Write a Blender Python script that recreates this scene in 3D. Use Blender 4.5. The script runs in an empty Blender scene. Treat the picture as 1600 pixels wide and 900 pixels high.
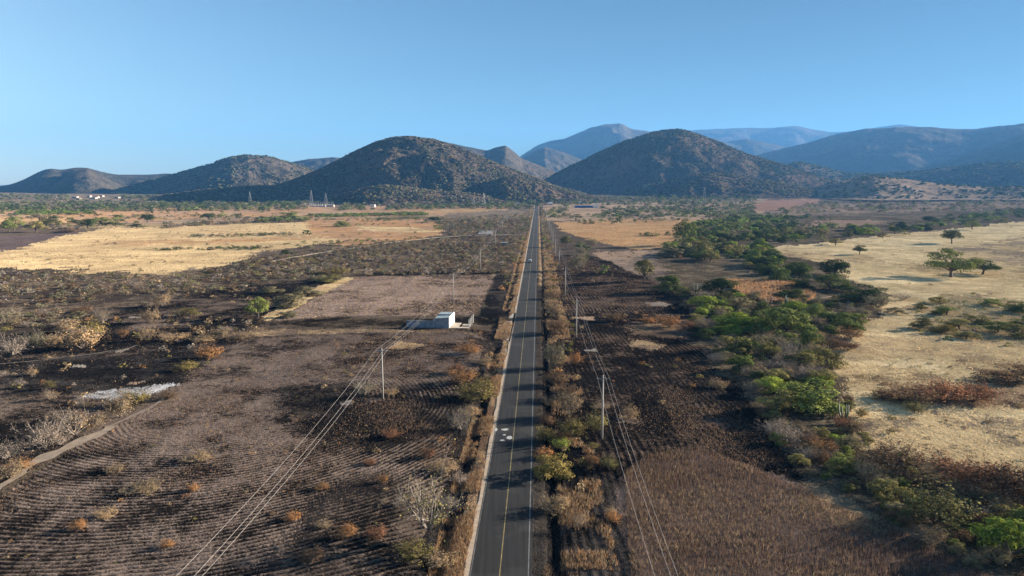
import bpy, math, random
import numpy as np
from math import radians as R
S = bpy.context.scene
C = S.collection
# ------------------------------------------------------------------ camera, sky, sun, exposure
F = 1101.0; HOR = 293.0; HC = 46.0
PITCH = math.atan((450-HOR)/F)
cam = bpy.data.cameras.new('camera'); co = bpy.data.objects.new('camera', cam); C.objects.link(co)
cam.sensor_width = 36; cam.lens = 36*F/1600; cam.clip_start = 0.5; cam.clip_end = 60000
co.location = (0, 0, HC); co.rotation_euler = (R(90)-PITCH, 0, 0); S.camera = co
SUN_EL, SUN_AZ = 15.0, 18.0            # elevation; degrees from +X towards +Y
w = bpy.data.worlds.new("World"); S.world = w; w.use_nodes = True
nt = w.node_tree; nt.nodes.clear()
sky = nt.nodes.new('ShaderNodeTexSky'); sky.sky_type = 'NISHITA'; sky.sun_disc = False
sky.sun_elevation = R(SUN_EL); sky.sun_rotation = R(SUN_AZ-90)
sky.altitude = 1200; sky.air_density = 1.0; sky.dust_density = 2.4; sky.ozone_density = 1.8
bg = nt.nodes.new('ShaderNodeBackground'); bg.inputs[1].default_value = 0.032
wo = nt.nodes.new('ShaderNodeOutputWorld')
tint = nt.nodes.new('ShaderNodeMix'); tint.data_type = 'RGBA'; tint.blend_type = 'MULTIPLY'; tint.inputs[0].default_value = 1; tint.inputs[7].default_value = (.70, .90, .97, 1)
nt.links.new(sky.outputs[0], tint.inputs[6]); nt.links.new(tint.outputs[2], bg.inputs[0]); nt.links.new(bg.outputs[0], wo.inputs[0])
sl = bpy.data.lights.new('sun', 'SUN'); sl.energy = 5.0; sl.angle = R(0.5); sl.color = (1.0, 0.87, 0.71)
so = bpy.data.objects.new('sun', sl); C.objects.link(so)
_e, _a = R(SUN_EL), R(SUN_AZ)
from mathutils import Vector
so.rotation_euler = Vector((math.cos(_e)*math.cos(_a), math.cos(_e)*math.sin(_a), math.sin(_e))).to_track_quat('Z', 'Y').to_euler()
S.view_settings.view_transform = 'Standard'; S.view_settings.look = 'None'
S.view_settings.exposure = 2.05; S.view_settings.gamma = 1
S.cycles.max_bounces = 4; S.cycles.diffuse_bounces = 2; S.cycles.transparent_max_bounces = 4; S.cycles.volume_bounces = 0
S.cycles.use_denoising = True
rng = np.random.default_rng(7); random.seed(7)

# ------------------------------------------------------------------ noise, projection, terrain height
_T = np.random.default_rng(3).random((256, 256)).astype(np.float32)
def vn(x, y):
    xi = np.floor(x).astype(np.int64); yi = np.floor(y).astype(np.int64)
    fx = (x-xi).astype(np.float32); fy = (y-yi).astype(np.float32)
    fx = fx*fx*(3-2*fx); fy = fy*fy*(3-2*fy)
    x0, y0, x1, y1 = xi & 255, yi & 255, (xi+1) & 255, (yi+1) & 255
    return (_T[x0, y0]*(1-fx)+_T[x1, y0]*fx)*(1-fy)+(_T[x0, y1]*(1-fx)+_T[x1, y1]*fx)*fy
def fbm(x, y, s, o=3, sd=0.0):
    r = 0; a = 1; t = 0; x = np.asarray(x, float)/s+sd*17.3; y = np.asarray(y, float)/s+sd*9.1
    for _ in range(o):
        r = r+a*(vn(x, y)*2-1); t += a; a *= .5; x, y = x*1.93+y*.41+5.2, y*1.93-x*.41+1.7
    return r/t
def sm(a, b, x):
    t = np.clip((x-a)/(b-a), 0, 1); return t*t*(3-2*t)
def ray(u, v):
    u = np.asarray(u, float); v = np.asarray(v, float); a = (u-800)/F; b = (450-v)/F
    return a, math.cos(PITCH)+b*math.sin(PITCH), -math.sin(PITCH)+b*math.cos(PITCH)
def flat(u, v):
    a, b, c = ray(u, v); t = HC/(-c); return t*a, t*b
# road lines on the flat plain
ex0, ey0 = flat(733, 900); ex1, ey1 = flat(825.5, 900)
RD = np.array([(841-800)/F, 1.0]); RD /= np.hypot(*RD); RN = np.array([RD[1], -RD[0]])
RL = float(np.dot((ex0, ey0), RN)); RR = float(np.dot((ex1, ey1), RN)); RC = (RL+RR)/2
def road_off(x, y): return x*RN[0]+y*RN[1]
apc = flat(787, 512)
def base_z(x, y):
    d = np.hypot(x, y)
    z = sm(1100, 3200, d)*22+np.maximum(d-3200, 0)*.004
    return z
def gz(x, y):
    x = np.asarray(x, float); y = np.asarray(y, float); d = np.hypot(x, y)
    o = road_off(x, y)
    u = .9*fbm(x, y, 140, 2, 1)+.35*fbm(x, y, 38, 2, 2)+sm(700, 2500, d)*5*fbm(x, y, 500, 2, 3)
    u = u+.8*sm(40, 120, x)*fbm(x, y, 60, 2, 6)+.22*sm(40, 90, x)*sm(900, 400, d)*fbm(x, y, 9, 2, 7)
    u = u-.5*np.exp(-((o-RR-4.2)/1.3)**2)*sm(2000, 300, d)-.55*np.exp(-((o-RL+4.2)/1.3)**2)*sm(2000, 300, d)
    k = sm(2.2, 11, np.maximum(RL-o, o-RR))
    u = u*np.where(np.maximum(RL-o, o-RR) > 2.6, np.maximum(k, .0), k)
    dit = -.7*(np.exp(-((o-RR-3.4)/.8)**2)+np.exp(-((o-RL+4.0)/1.0)**2))
    ap = sm(11, 7, np.hypot((x-apc[0])/1.0, (y-apc[1])/3.2)); u = u*(1-ap); dit = dit*(1-ap)
    return base_z(x, y)+u+dit
def unproj(u, v):
    u = np.atleast_1d(np.asarray(u, float)); v = np.atleast_1d(np.asarray(v, float))
    a, b, c = ray(u, v); t = np.full(u.shape, 30.0); done = np.zeros(u.shape, bool); res = t.copy(); prev = t.copy()
    for k in range(520):
        z = HC+c*t
        hit = (~done) & (z <= base_z(a*t, b*t))
        res[hit] = .5*(t[hit]+prev[hit]); done |= hit
        if done.all(): break
        prev = t.copy(); t = t*1.011
    res[~done] = 6000
    return a*res, b*res
def pip(px, py, poly):
    n = len(poly); ins = np.zeros(px.shape, bool); j = n-1
    for i in range(n):
        xi, yi = poly[i]; xj, yj = poly[j]
        if yi != yj:
            c = ((yi > py) != (yj > py)) & (px < (xj-xi)*(py-yi)/(yj-yi)+xi); ins ^= c
        j = i
    return ins
def wpoly(p):
    out = []                                   # subdivide the sides so that they stay true on the rising far ground
    for i in range(len(p)):
        a, b = p[i], p[(i+1) % len(p)]
        for k in range(3): out.append((a[0]+(b[0]-a[0])*k/3, a[1]+(b[1]-a[1])*k/3))
    x, y = unproj([q[0] for q in out], [q[1] for q in out]); return list(zip(x, y))

# ------------------------------------------------------------------ mesh + material helpers
def mesh_np(name, V, faces_flat, sizes, mats=None, mi=None, smooth=False, attrs=None):
    me = bpy.data.meshes.new(name); V = np.asarray(V, np.float32); nf = len(sizes)
    me.vertices.add(len(V)); me.vertices.foreach_set('co', V.ravel())
    me.loops.add(len(faces_flat)); me.loops.foreach_set('vertex_index', np.asarray(faces_flat, np.int32))
    me.polygons.add(nf); st = np.zeros(nf, np.int32); st[1:] = np.cumsum(sizes)[:-1]
    me.polygons.foreach_set('loop_start', st)
    if mi is not None: me.polygons.foreach_set('material_index', np.asarray(mi, np.int32))
    me.polygons.foreach_set('use_smooth', np.full(nf, smooth))
    for k, (ty, arr) in (attrs or {}).items():
        a = me.attributes.new(k, ty, 'POINT'); arr = np.asarray(arr, np.float32)
        a.data.foreach_set('color' if 'COLOR' in ty else 'value', arr.ravel())
    me.update(calc_edges=True); me.validate()
    for m in (mats or []): me.materials.append(m)
    return me
def link(name, me, parent=None, loc=None):
    o = bpy.data.objects.new(name, me); C.objects.link(o)
    if parent: o.parent = parent
    if loc: o.location = loc
    return o
def tag(o, label=None, cat=None, group=None, kind=None):
    for k, v in (('label', label), ('category', cat), ('group', group), ('kind', kind)):
        if v: o[k] = v
    return o
def empty(name, loc, rz=0.0):
    o = bpy.data.objects.new(name, None); C.objects.link(o); o.location = loc; o.rotation_euler = (0, 0, rz); o.empty_display_size = .3
    return o
def grid_faces(nr, nc):
    i = np.arange(nr-1)[:, None]*nc+np.arange(nc-1)[None, :]
    return np.stack([i, i+1, i+nc+1, i+nc], -1).reshape(-1), np.full((nr-1)*(nc-1), 4)
class MB:
    def __init__(s): s.v = []; s.f = []; s.m = []
    def add(s, vs, fs, m=0):
        b = len(s.v); s.v += [tuple(p) for p in vs]; s.f += [[i+b for i in f] for f in fs]; s.m += [m]*len(fs); return s
    def box(s, x0, y0, z0, x1, y1, z1, m=0, tx=0, ty=0):
        vs = [(x0, y0, z0), (x1, y0, z0), (x1, y1, z0), (x0, y1, z0), (x0+tx, y0+ty, z1), (x1-tx, y0+ty, z1), (x1-tx, y1-ty, z1), (x0+tx, y1-ty, z1)]
        return s.add(vs, [(3, 2, 1, 0), (4, 5, 6, 7), (0, 1, 5, 4), (1, 2, 6, 5), (2, 3, 7, 6), (3, 0, 4, 7)], m)
    def tube(s, pts, rad, n=6, m=0, cap=True):
        pts = [Vector(p) for p in pts]; rings = []; vs = []
        for i, p in enumerate(pts):
            d = (pts[min(i+1, len(pts)-1)]-pts[max(i-1, 0)]).normalized()
            a = d.cross(Vector((0, 1, .01)) if abs(d.y) < .9 else Vector((1, 0, 0))).normalized(); b = d.cross(a)
            r = rad[i] if hasattr(rad, '__len__') else rad
            for k in range(n):
                t = 2*math.pi*k/n; vs.append(p+a*(r*math.cos(t))+b*(r*math.sin(t)))
        fs = []
        for i in range(len(pts)-1):
            for k in range(n):
                fs.append((i*n+k, i*n+(k+1) % n, (i+1)*n+(k+1) % n, (i+1)*n+k))
        if cap: fs.append(tuple(range(n))[::-1]); fs.append(tuple(range((len(pts)-1)*n, len(pts)*n)))
        return s.add(vs, fs, m)
    def mesh(s, name, mats, smooth=False):
        return mesh_np(name, s.v, [i for f in s.f for i in f], np.array([len(f) for f in s.f]), mats if isinstance(mats, list) else [mats], s.m, smooth)
    def build(s, name, mats, parent=None, smooth=False):
        return link(name, s.mesh(name, mats, smooth), parent)

def newmat(name):
    m = bpy.data.materials.new(name); m.use_nodes = True; t = m.node_tree; t.nodes.clear()
    return m, t, t.nodes.new('ShaderNodeOutputMaterial')
def N(t, ty, **k):
    n = t.nodes.new(ty)
    for a, b in k.items():
        if a.startswith('i_'):
            n.inputs[int(a[2:]) if a[2:].isdigit() else a[2:].replace('_', ' ')].default_value = b
        else: setattr(n, a, b)
    return n
def mixc(t, fac, a, b, mode='MIX'):
    n = t.nodes.new('ShaderNodeMix'); n.data_type = 'RGBA'; n.blend_type = mode
    for i, s_ in ((0, fac), (6, a), (7, b)):
        if hasattr(s_, 'is_output'): t.links.new(s_, n.inputs[i])
        else: n.inputs[i].default_value = s_ if i == 0 else (*s_, 1) if len(s_) == 3 else s_
    return n.outputs[2]
def mth(t, op, a, b=0.0, c=None):
    n = t.nodes.new('ShaderNodeMath'); n.operation = op
    for i, s_ in enumerate((a, b) if c is None else (a, b, c)):
        if hasattr(s_, 'is_output'): t.links.new(s_, n.inputs[i])
        else: n.inputs[i].default_value = s_
    return n.outputs[0]
def mrange(t, v, a, b, c=0.0, d=1.0):
    n = t.nodes.new('ShaderNodeMapRange'); t.links.new(v, n.inputs[0])
    for i, s_ in enumerate((a, b, c, d)):
        if hasattr(s_, 'is_output'): t.links.new(s_, n.inputs[i+1])
        else: n.inputs[i+1].default_value = s_
    return n.outputs[0]
def noise(t, scale, detail=3, vec=None, rough=.6):
    n = N(t, 'ShaderNodeTexNoise'); n.inputs['Scale'].default_value = scale; n.inputs['Detail'].default_value = detail; n.inputs['Roughness'].default_value = rough
    if vec is None:
        g = t.nodes.get('Geo') or N(t, 'ShaderNodeNewGeometry', name='Geo'); vec = g.outputs['Position']
    t.links.new(vec, n.inputs['Vector']); return n.outputs['Fac']
def simple(name, col, rough=.8, var=.25, scale=2.0, metal=0, col2=None, bump=0.0):
    m, t, o = newmat(name); b = N(t, 'ShaderNodeBsdfPrincipled'); b.inputs['Roughness'].default_value = rough; b.inputs['Metallic'].default_value = metal
    tc = N(t, 'ShaderNodeTexCoord'); nz = noise(t, scale, 4, tc.outputs['Object'])
    c2 = col2 or tuple(c*(1-var) for c in col)
    c = mixc(t, mrange(t, nz, .35, .65), col, c2); t.links.new(c, b.inputs['Base Color'])
    if bump:
        bn = N(t, 'ShaderNodeBump'); bn.inputs['Strength'].default_value = bump; t.links.new(nz, bn.inputs['Height']); t.links.new(bn.outputs[0], b.inputs['Normal'])
    t.links.new(b.outputs[0], o.inputs[0]); return m

# ground: two colours per place (soil and what lies on it, painted shade in some zones), their mixing share, furrow phase
def ground_mat():
    m, t, o = newmat('ground_soil_and_grass')
    A = N(t, 'ShaderNodeAttribute', attribute_name='colA'); B = N(t, 'ShaderNodeAttribute', attribute_name='colB')
    ph = N(t, 'ShaderNodeAttribute', attribute_name='phase'); fa = N(t, 'ShaderNodeAttribute', attribute_name='famp')
    g = N(t, 'ShaderNodeNewGeometry', name='Geo')
    n1 = noise(t, .14, 3); n2 = noise(t, .75, 3, None, .65); n3 = noise(t, 3.2, 3, None, .7)
    mx = mth(t, 'ADD', mth(t, 'ADD', mth(t, 'MULTIPLY', n1, .35), mth(t, 'MULTIPLY', n2, .35)), mth(t, 'MULTIPLY', n3, .30))
    fur = mth(t, 'SINE', mth(t, 'MULTIPLY', ph.outputs['Fac'], 2*math.pi))
    fr = mth(t, 'MULTIPLY', fur, fa.outputs['Fac'])
    v = mth(t, 'ADD', mx, mth(t, 'MULTIPLY', fr, .085))
    thr = mth(t, 'SUBTRACT', .66, mth(t, 'MULTIPLY', A.outputs['Alpha'], .32))   # share 0 -> .66, 1 -> .34
    lo = mth(t, 'SUBTRACT', thr, .055); hi = mth(t, 'ADD', thr, .055)
    fac = mrange(t, v, lo, hi)
    c = mixc(t, fac, A.outputs['Color'], B.outputs['Color'])
    vv = mrange(t, n3, .3, .7, .72, 1.28)
    vv2 = mrange(t, noise(t, .035, 4, None, .7), .3, .7, .68, 1.3)
    cc = mixc(t, 1.0, c, (1, 1, 1), 'MULTIPLY')
    hsv = N(t, 'ShaderNodeHueSaturation'); t.links.new(cc, hsv.inputs['Color']); t.links.new(mth(t, 'MULTIPLY', vv, vv2), hsv.inputs['Value'])
    bs = N(t, 'ShaderNodeBsdfDiffuse'); bs.inputs['Roughness'].default_value = .6
    t.links.new(hsv.outputs[0], bs.inputs[0])
    h = mth(t, 'ADD', mth(t, 'ADD', mth(t, 'MULTIPLY', n2, .42), mth(t, 'MULTIPLY', n3, .20)), mth(t, 'MULTIPLY', fr, .11))
    h = mth(t, 'ADD', h, mth(t, 'MULTIPLY', fac, .07))
    bn = N(t, 'ShaderNodeBump'); bn.inputs['Strength'].default_value = .9; bn.inputs['Distance'].default_value = 1.0
    t.links.new(h, bn.inputs['Height']); t.links.new(bn.outputs[0], bs.inputs['Normal'])
    t.links.new(bs.outputs[0], o.inputs[0]); return m

# ------------------------------------------------------------------ ground sheet
SOOT_AND_SHADE = (.013, .012, .012); ASHB = (.045, .040, .038); BRN = (.130, .100, .082); PUR = (.165, .125, .110); STR = (.62, .46, .25)
STR2 = (.42, .30, .17); ORG = (.46, .26, .125); RED = (.23, .13, .085); SCR = (.10, .078, .056); OLV = (.085, .082, .045)
TAN = (.38, .27, .19); GRY = (.28, .25, .22); DGR = (.055, .062, .035); ASH = (.46, .46, .48); DIRT = (.30, .235, .175)
# polygon (picture points laid on the terrain), soil, cover, share of cover, furrow amount, edge wobble (m)
Z = [
 ('far', [(-900, 345), (2500, 345), (2500, 296), (-900, 296)], SCR, (.22, .17, .12), .5, 0, 20),
 ('farL', [(-900, 366), (110, 362), (300, 350), (420, 345), (700, 338), (800, 336), (790, 322), (420, 322), (0, 328), (-900, 328)], ORG, TAN, .45, 0, 8),
 ('farL2', [(690, 345), (830, 345), (833, 330), (700, 330)], (.15, .115, .085), (.26, .20, .14), .5, 0, 6),
 ('blackL', [(-900, 1400), (-900, 350), (700, 350), (860, 340), (860, 1400)], SCR, BRN, .4, 0, 4),
 ('orangeL', [(470, 346), (600, 340), (660, 342), (690, 352), (690, 368), (600, 379), (540, 384), (480, 372)], ORG, TAN, .35, 0, 5),
 ('bandL', [(440, 338), (480, 334), (650, 330), (760, 326), (760, 331), (640, 336), (500, 342)], ORG, STR2, .5, 0, 5),
 ('plL1', [(-300, 340), (40, 341), (120, 345), (60, 349), (-300, 350)], STR, ORG, .5, 0, 8),
 ('plL2', [(200, 346), (330, 340), (420, 339), (380, 344), (260, 350)], (.24, .18, .12), TAN, .5, 0, 8),
 ('plL3', [(90, 350), (220, 351), (330, 347), (300, 352), (120, 358)], STR2, (.20, .17, .09), .5, 0, 8),
 ('plL4', [(110, 364), (330, 352), (420, 349), (300, 358), (180, 368)], (.17, .16, .08), STR2, .45, 0, 6),
 ('plL5', [(560, 352), (640, 355), (700, 362), (640, 364), (560, 358)], STR2, STR, .5, 0, 5),
 ('plL6', [(540, 340), (680, 336), (690, 341), (600, 345)], OLV, STR2, .4, 0, 5),
 ('fieldL0', [(-900, 372), (0, 369), (105, 363), (165, 364), (60, 384), (0, 396), (-900, 410)], (.10, .075, .075), PUR, .35, 0, 3),
 ('strawL', [(-900, 424), (-900, 412), (0, 396), (105, 367), (170, 357), (330, 351), (478, 347), (485, 366), (540, 376), (470, 384), (410, 392), (385, 404), (345, 414), (275, 426), (150, 424), (60, 420)], STR, STR2, .35, 0, 5),
 ('strawLo', [(150, 376), (330, 374), (480, 368), (490, 372), (330, 380), (200, 384)], ORG, STR2, .5, 0, 5),
 ('strawLp', [(100, 398), (220, 402), (340, 398), (350, 404), (200, 412), (60, 406)], STR2, STR, .5, 0, 6),
 ('scrubL', [(-900, 424), (60, 420), (275, 426), (385, 404), (470, 387), (560, 382), (700, 370), (812, 368), (806, 395), (790, 428), (540, 432), (430, 442), (300, 470), (120, 505), (0, 525), (-900, 600)], (.050, .040, .034), (.17, .13, .095), .45, 0, 4),
 ('burnL', [(-900, 1100), (-900, 590), (0, 525), (120, 500), (300, 462), (430, 440), (540, 432), (440, 500), (400, 518), (300, 585), (272, 612), (170, 662), (60, 715), (0, 770), (-300, 900)], SOOT_AND_SHADE, BRN, .30, 0, 3),
 ('burnL2', [(0, 570), (160, 556), (300, 545), (370, 528), (330, 560), (272, 600), (150, 612), (0, 620)], SOOT_AND_SHADE, ASHB, .35, 0, 2),
 ('ash1', [(120, 625), (190, 606), (250, 602), (240, 612), (180, 628)], SOOT_AND_SHADE, (.33, .33, .34), .5, 0, 1.5),
 ('ash2', [(196, 617), (222, 606), (272, 600), (262, 609), (236, 616)], (.2, .2, .21), ASH, .75, 0, 2.2),
 ('midL', [(240, 640), (300, 585), (400, 518), (560, 518), (782, 512), (795, 530), (775, 640), (755, 900), (735, 1000), (600, 1000), (640, 700), (560, 650)], (.018, .0155, .015), (.155, .118, .098), .45, .35, 2.5),
 ('furrL', [(-900, 1500), (-500, 1000), (0, 782), (90, 715), (178, 668), (275, 622), (420, 622), (570, 640), (700, 600), (745, 640), (690, 760), (640, 900), (600, 1500)], (.016, .014, .0135), (.175, .135, .113), .49, 1.0, 1.0),
 ('furrLd', [(420, 640), (560, 630), (620, 650), (700, 640), (725, 700), (640, 740), (560, 700), (470, 690)], SOOT_AND_SHADE, BRN, .32, 1.0, 3),
 ('furrLe', [(480, 780), (600, 740), (660, 800), (640, 960), (420, 960)], (.03, .026, .025), BRN, .35, .6, 3),
 ('fieldS', [(430, 503), (553, 431), (773, 428), (757, 470), (742, 493), (640, 497), (560, 497)], (.07, .052, .047), (.29, .215, .182), .5, .0, .6),
 ('fieldShade', [(742, 495), (757, 470), (776, 427), (806, 425), (800, 470), (790, 500)], SOOT_AND_SHADE, (.08, .065, .055), .35, 0, 2),  # shade on the field's road side, painted as dark ground
 ('fieldSb', [(425, 506), (560, 499), (640, 499), (742, 496), (770, 498), (770, 508), (640, 512), (560, 514), (420, 513)], (.018, .015, .013), (.11, .085, .06), .36, 0, 1.2),
 ('fieldSt', [(555, 431), (600, 426), (790, 421), (790, 427), (600, 430)], SOOT_AND_SHADE, STR2, .22, 0, .5),
 ('diagS', [(408, 500), (432, 482), (470, 462), (500, 446), (545, 432), (555, 433), (520, 452), (480, 472), (440, 494), (425, 503)], STR2, STR, .5, 0, 1.0),
 ('stub1', [(400, 518), (560, 517), (700, 520), (560, 523), (400, 526)], (.16, .12, .09), STR2, .35, 0, 1),
 ('stub2', [(600, 548), (625, 535), (665, 540), (650, 549)], BRN, STR2, .6, 0, 1),
 # right of the road
 ('baseR', [(842, 340), (860, 340), (2500, 330), (2500, 1400), (825, 1400), (825, 900)], SCR, BRN, .4, 0, 4),
 ('farR', [(850, 345), (850, 318), (1200, 312), (1200, 330), (1120, 345)], (.30, .21, .14), (.48, .34, .22), .45, 0, 8),
 ('orangeR', [(866, 347), (940, 343), (1040, 344), (1200, 346), (1120, 356), (1060, 385), (1000, 388), (930, 378), (880, 362)], ORG, STR2, .25, 0, 4),
 ('redR', [(1130, 332), (1200, 313), (1282, 310), (1275, 319), (1230, 329)], (.34, .19, .13), TAN, .3, 0, 4),
 ('clearR', [(930, 392), (1010, 388), (1150, 405), (1260, 440), (1240, 448), (1120, 446), (1000, 430), (930, 410)], (.18, .14, .115), TAN, .5, 0, 3),
 ('rustR', [(1130, 440), (1240, 444), (1275, 462), (1250, 475), (1160, 468)], (.27, .16, .10), TAN, .4, 0, 2),
 ('beltR', [(1040, 385), (1130, 345), (1600, 325), (2500, 320), (2500, 335), (1600, 345), (1400, 366), (1200, 385), (1290, 412), (1390, 455), (1345, 515), (1305, 560), (1310, 640), (1400, 720), (1600, 770), (2200, 860), (2200, 1300), (1450, 1000), (1450, 870), (1250, 745), (1150, 640), (1085, 520), (1060, 440), (1020, 400)], (.085, .068, .048), (.19, .15, .10), .5, 0, 4),
 ('farR2', [(1180, 337), (1270, 318), (1600, 311), (2500, 308), (2500, 322), (1600, 325), (1300, 335)], (.20, .155, .11), TAN, .4, 0, 10),
 ('clrR2', [(1250, 353), (1290, 343), (1380, 345), (1375, 350), (1300, 356)], (.30, .20, .14), TAN, .4, 0, 4),
 ('strawR', [(1192, 386), (1280, 380), (1400, 366), (1600, 346), (2500, 330), (2500, 820), (1700, 790), (1600, 752), (1540, 742), (1450, 722), (1352, 700), (1318, 630), (1300, 565), (1342, 515), (1392, 462), (1335, 440), (1290, 412)], (.56, .425, .235), (.74, .58, .335), .5, 0, 2),
 ('strR1', [(1230, 392), (1330, 398), (1400, 410), (1300, 408), (1220, 400)], (.30, .22, .14), STR, .5, 0, 3),
 ('strR2', [(1420, 412), (1600, 418), (2000, 425), (2000, 435), (1600, 432), (1420, 424)], (.36, .27, .15), STR, .5, 0, 3),
 ('strR3', [(1300, 575), (1420, 570), (1480, 590), (1400, 606), (1310, 600)], (.30, .22, .13), STR, .55, 0, 2.5),
 ('strR4', [(1400, 600), (1560, 590), (1700, 600), (1700, 640), (1480, 640), (1380, 625)], (.26, .17, .11), STR2, .5, 0, 3),
 ('strR5', [(1500, 560), (1620, 552), (1800, 570), (1700, 590), (1540, 585)], (.22, .16, .11), STR2, .45, 0, 3),
 ('strawRa', [(1440, 395), (1600, 372), (2300, 360), (2300, 400), (1600, 412), (1500, 412)], (.30, .23, .16), STR, .45, 0, 4),
 ('strawRb', [(1340, 520), (1600, 530), (2300, 560), (2300, 600), (1600, 570), (1450, 560), (1310, 560)], (.42, .31, .19), STR, .5, 0, 4),
 ('strawRg', [(1420, 480), (1500, 465), (1640, 468), (2200, 480), (2200, 540), (1600, 535), (1450, 520)], (.27, .23, .13), STR2, .5, 0, 4),
 ('strawRc', [(1330, 640), (1480, 650), (1620, 660), (2200, 700), (2200, 760), (1600, 740), (1440, 715), (1345, 690)], (.25, .195, .135), STR, .48, 0, 3),
 ('burnR', [(846, 400), (935, 400), (1000, 430), (1060, 460), (1090, 520), (1112, 570), (1165, 650), (1260, 750), (1200, 760), (1085, 708), (975, 745), (955, 780), (990, 1100), (840, 1100)], (.013, .0115, .011), (.12, .086, .066), .30, .6, 2),
 ('burnR2', [(852, 760), (960, 750), (975, 860), (1000, 1100), (845, 1100)], SOOT_AND_SHADE, ASHB, .45, .2, 1.5),
 ('burnR3', [(1010, 560), (1110, 575), (1230, 740), (1150, 735), (1060, 690)], (.018, .016, .015), (.14, .10, .078), .36, 1.0, 3),
 ('beltShade', [(1105, 560), (1180, 640), (1255, 735), (1215, 745), (1150, 680)], SOOT_AND_SHADE, (.05, .042, .036), .3, .3, 2),  # tree shade at the belt's left foot, put into the ground colour
 ('blk1', [(845, 700), (900, 690), (958, 740), (962, 800), (985, 1000), (845, 1000)], SOOT_AND_SHADE, (.05, .044, .04), .4, .3, 3),
 ('blk2', [(560, 640), (700, 625), (770, 560), (775, 640), (755, 760), (700, 780), (640, 720)], SOOT_AND_SHADE, BRN, .34, .9, 4),
 ('blk3', [(420, 612), (560, 600), (580, 628), (500, 645), (430, 640)], SOOT_AND_SHADE, (.06, .05, .045), .35, .5, 3),
 ('blk4', [(520, 800), (640, 780), (735, 800), (735, 1000), (560, 1000)], SOOT_AND_SHADE, BRN, .34, .8, 4),
 ('patR1', [(1006, 474), (1030, 472), (1055, 478), (1010, 479)], TAN, GRY, .5, 0, .5),
 ('patR2', [(892, 499), (905, 495), (932, 495), (930, 500)], TAN, TAN, .5, 0, .6),
 ('patR3', [(910, 548), (930, 547), (934, 550), (915, 551)], GRY, GRY, .5, 0, .3),
 ('patR4', [(1000, 505), (1070, 495), (1092, 515), (1040, 530), (990, 525)], (.16, .11, .08), STR2, .4, 0, 2.5),
 ('patR5', [(960, 660), (975, 640), (995, 655), (990, 663)], BRN, STR2, .6, 0, 1.5),
 ('patR6', [(985, 530), (1050, 540), (1020, 550), (980, 540)], BRN, STR2, .5, 0, 1.5),
 ('weedR', [(975, 742), (1010, 715), (1085, 702), (1180, 735), (1300, 790), (1420, 835), (1560, 905), (1700, 1200), (1000, 1200), (985, 900)], (.085, .062, .056), (.19, .14, .115), .5, 0, 2),
 ('weedRs', [(1260, 760), (1310, 770), (1375, 800), (1370, 825), (1290, 815), (1245, 790)], (.26, .19, .12), STR2, .5, 0, 2),
 ('pw1', [(198, 494), (214, 493), (216, 495), (200, 496)], GRY, GRY, .5, 0, .8), ('pw2', [(256, 492), (273, 491), (274, 493), (258, 494)], GRY, GRY, .5, 0, .8),
 ('pw3', [(182, 548), (198, 546), (198, 549), (184, 551)], GRY, GRY, .5, 0, .8), ('pw4', [(116, 573), (136, 571), (135, 574), (118, 575)], GRY, GRY, .5, 0, .8),
 ('pw5', [(205, 598), (226, 595), (227, 598), (208, 600)], TAN, GRY, .5, 0, .8), ('pw6', [(530, 632), (550, 630), (552, 634), (534, 636)], GRY, GRY, .5, 0, .3),
]
ZW = {z[0]: wpoly(z[1]) for z in Z}
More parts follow.
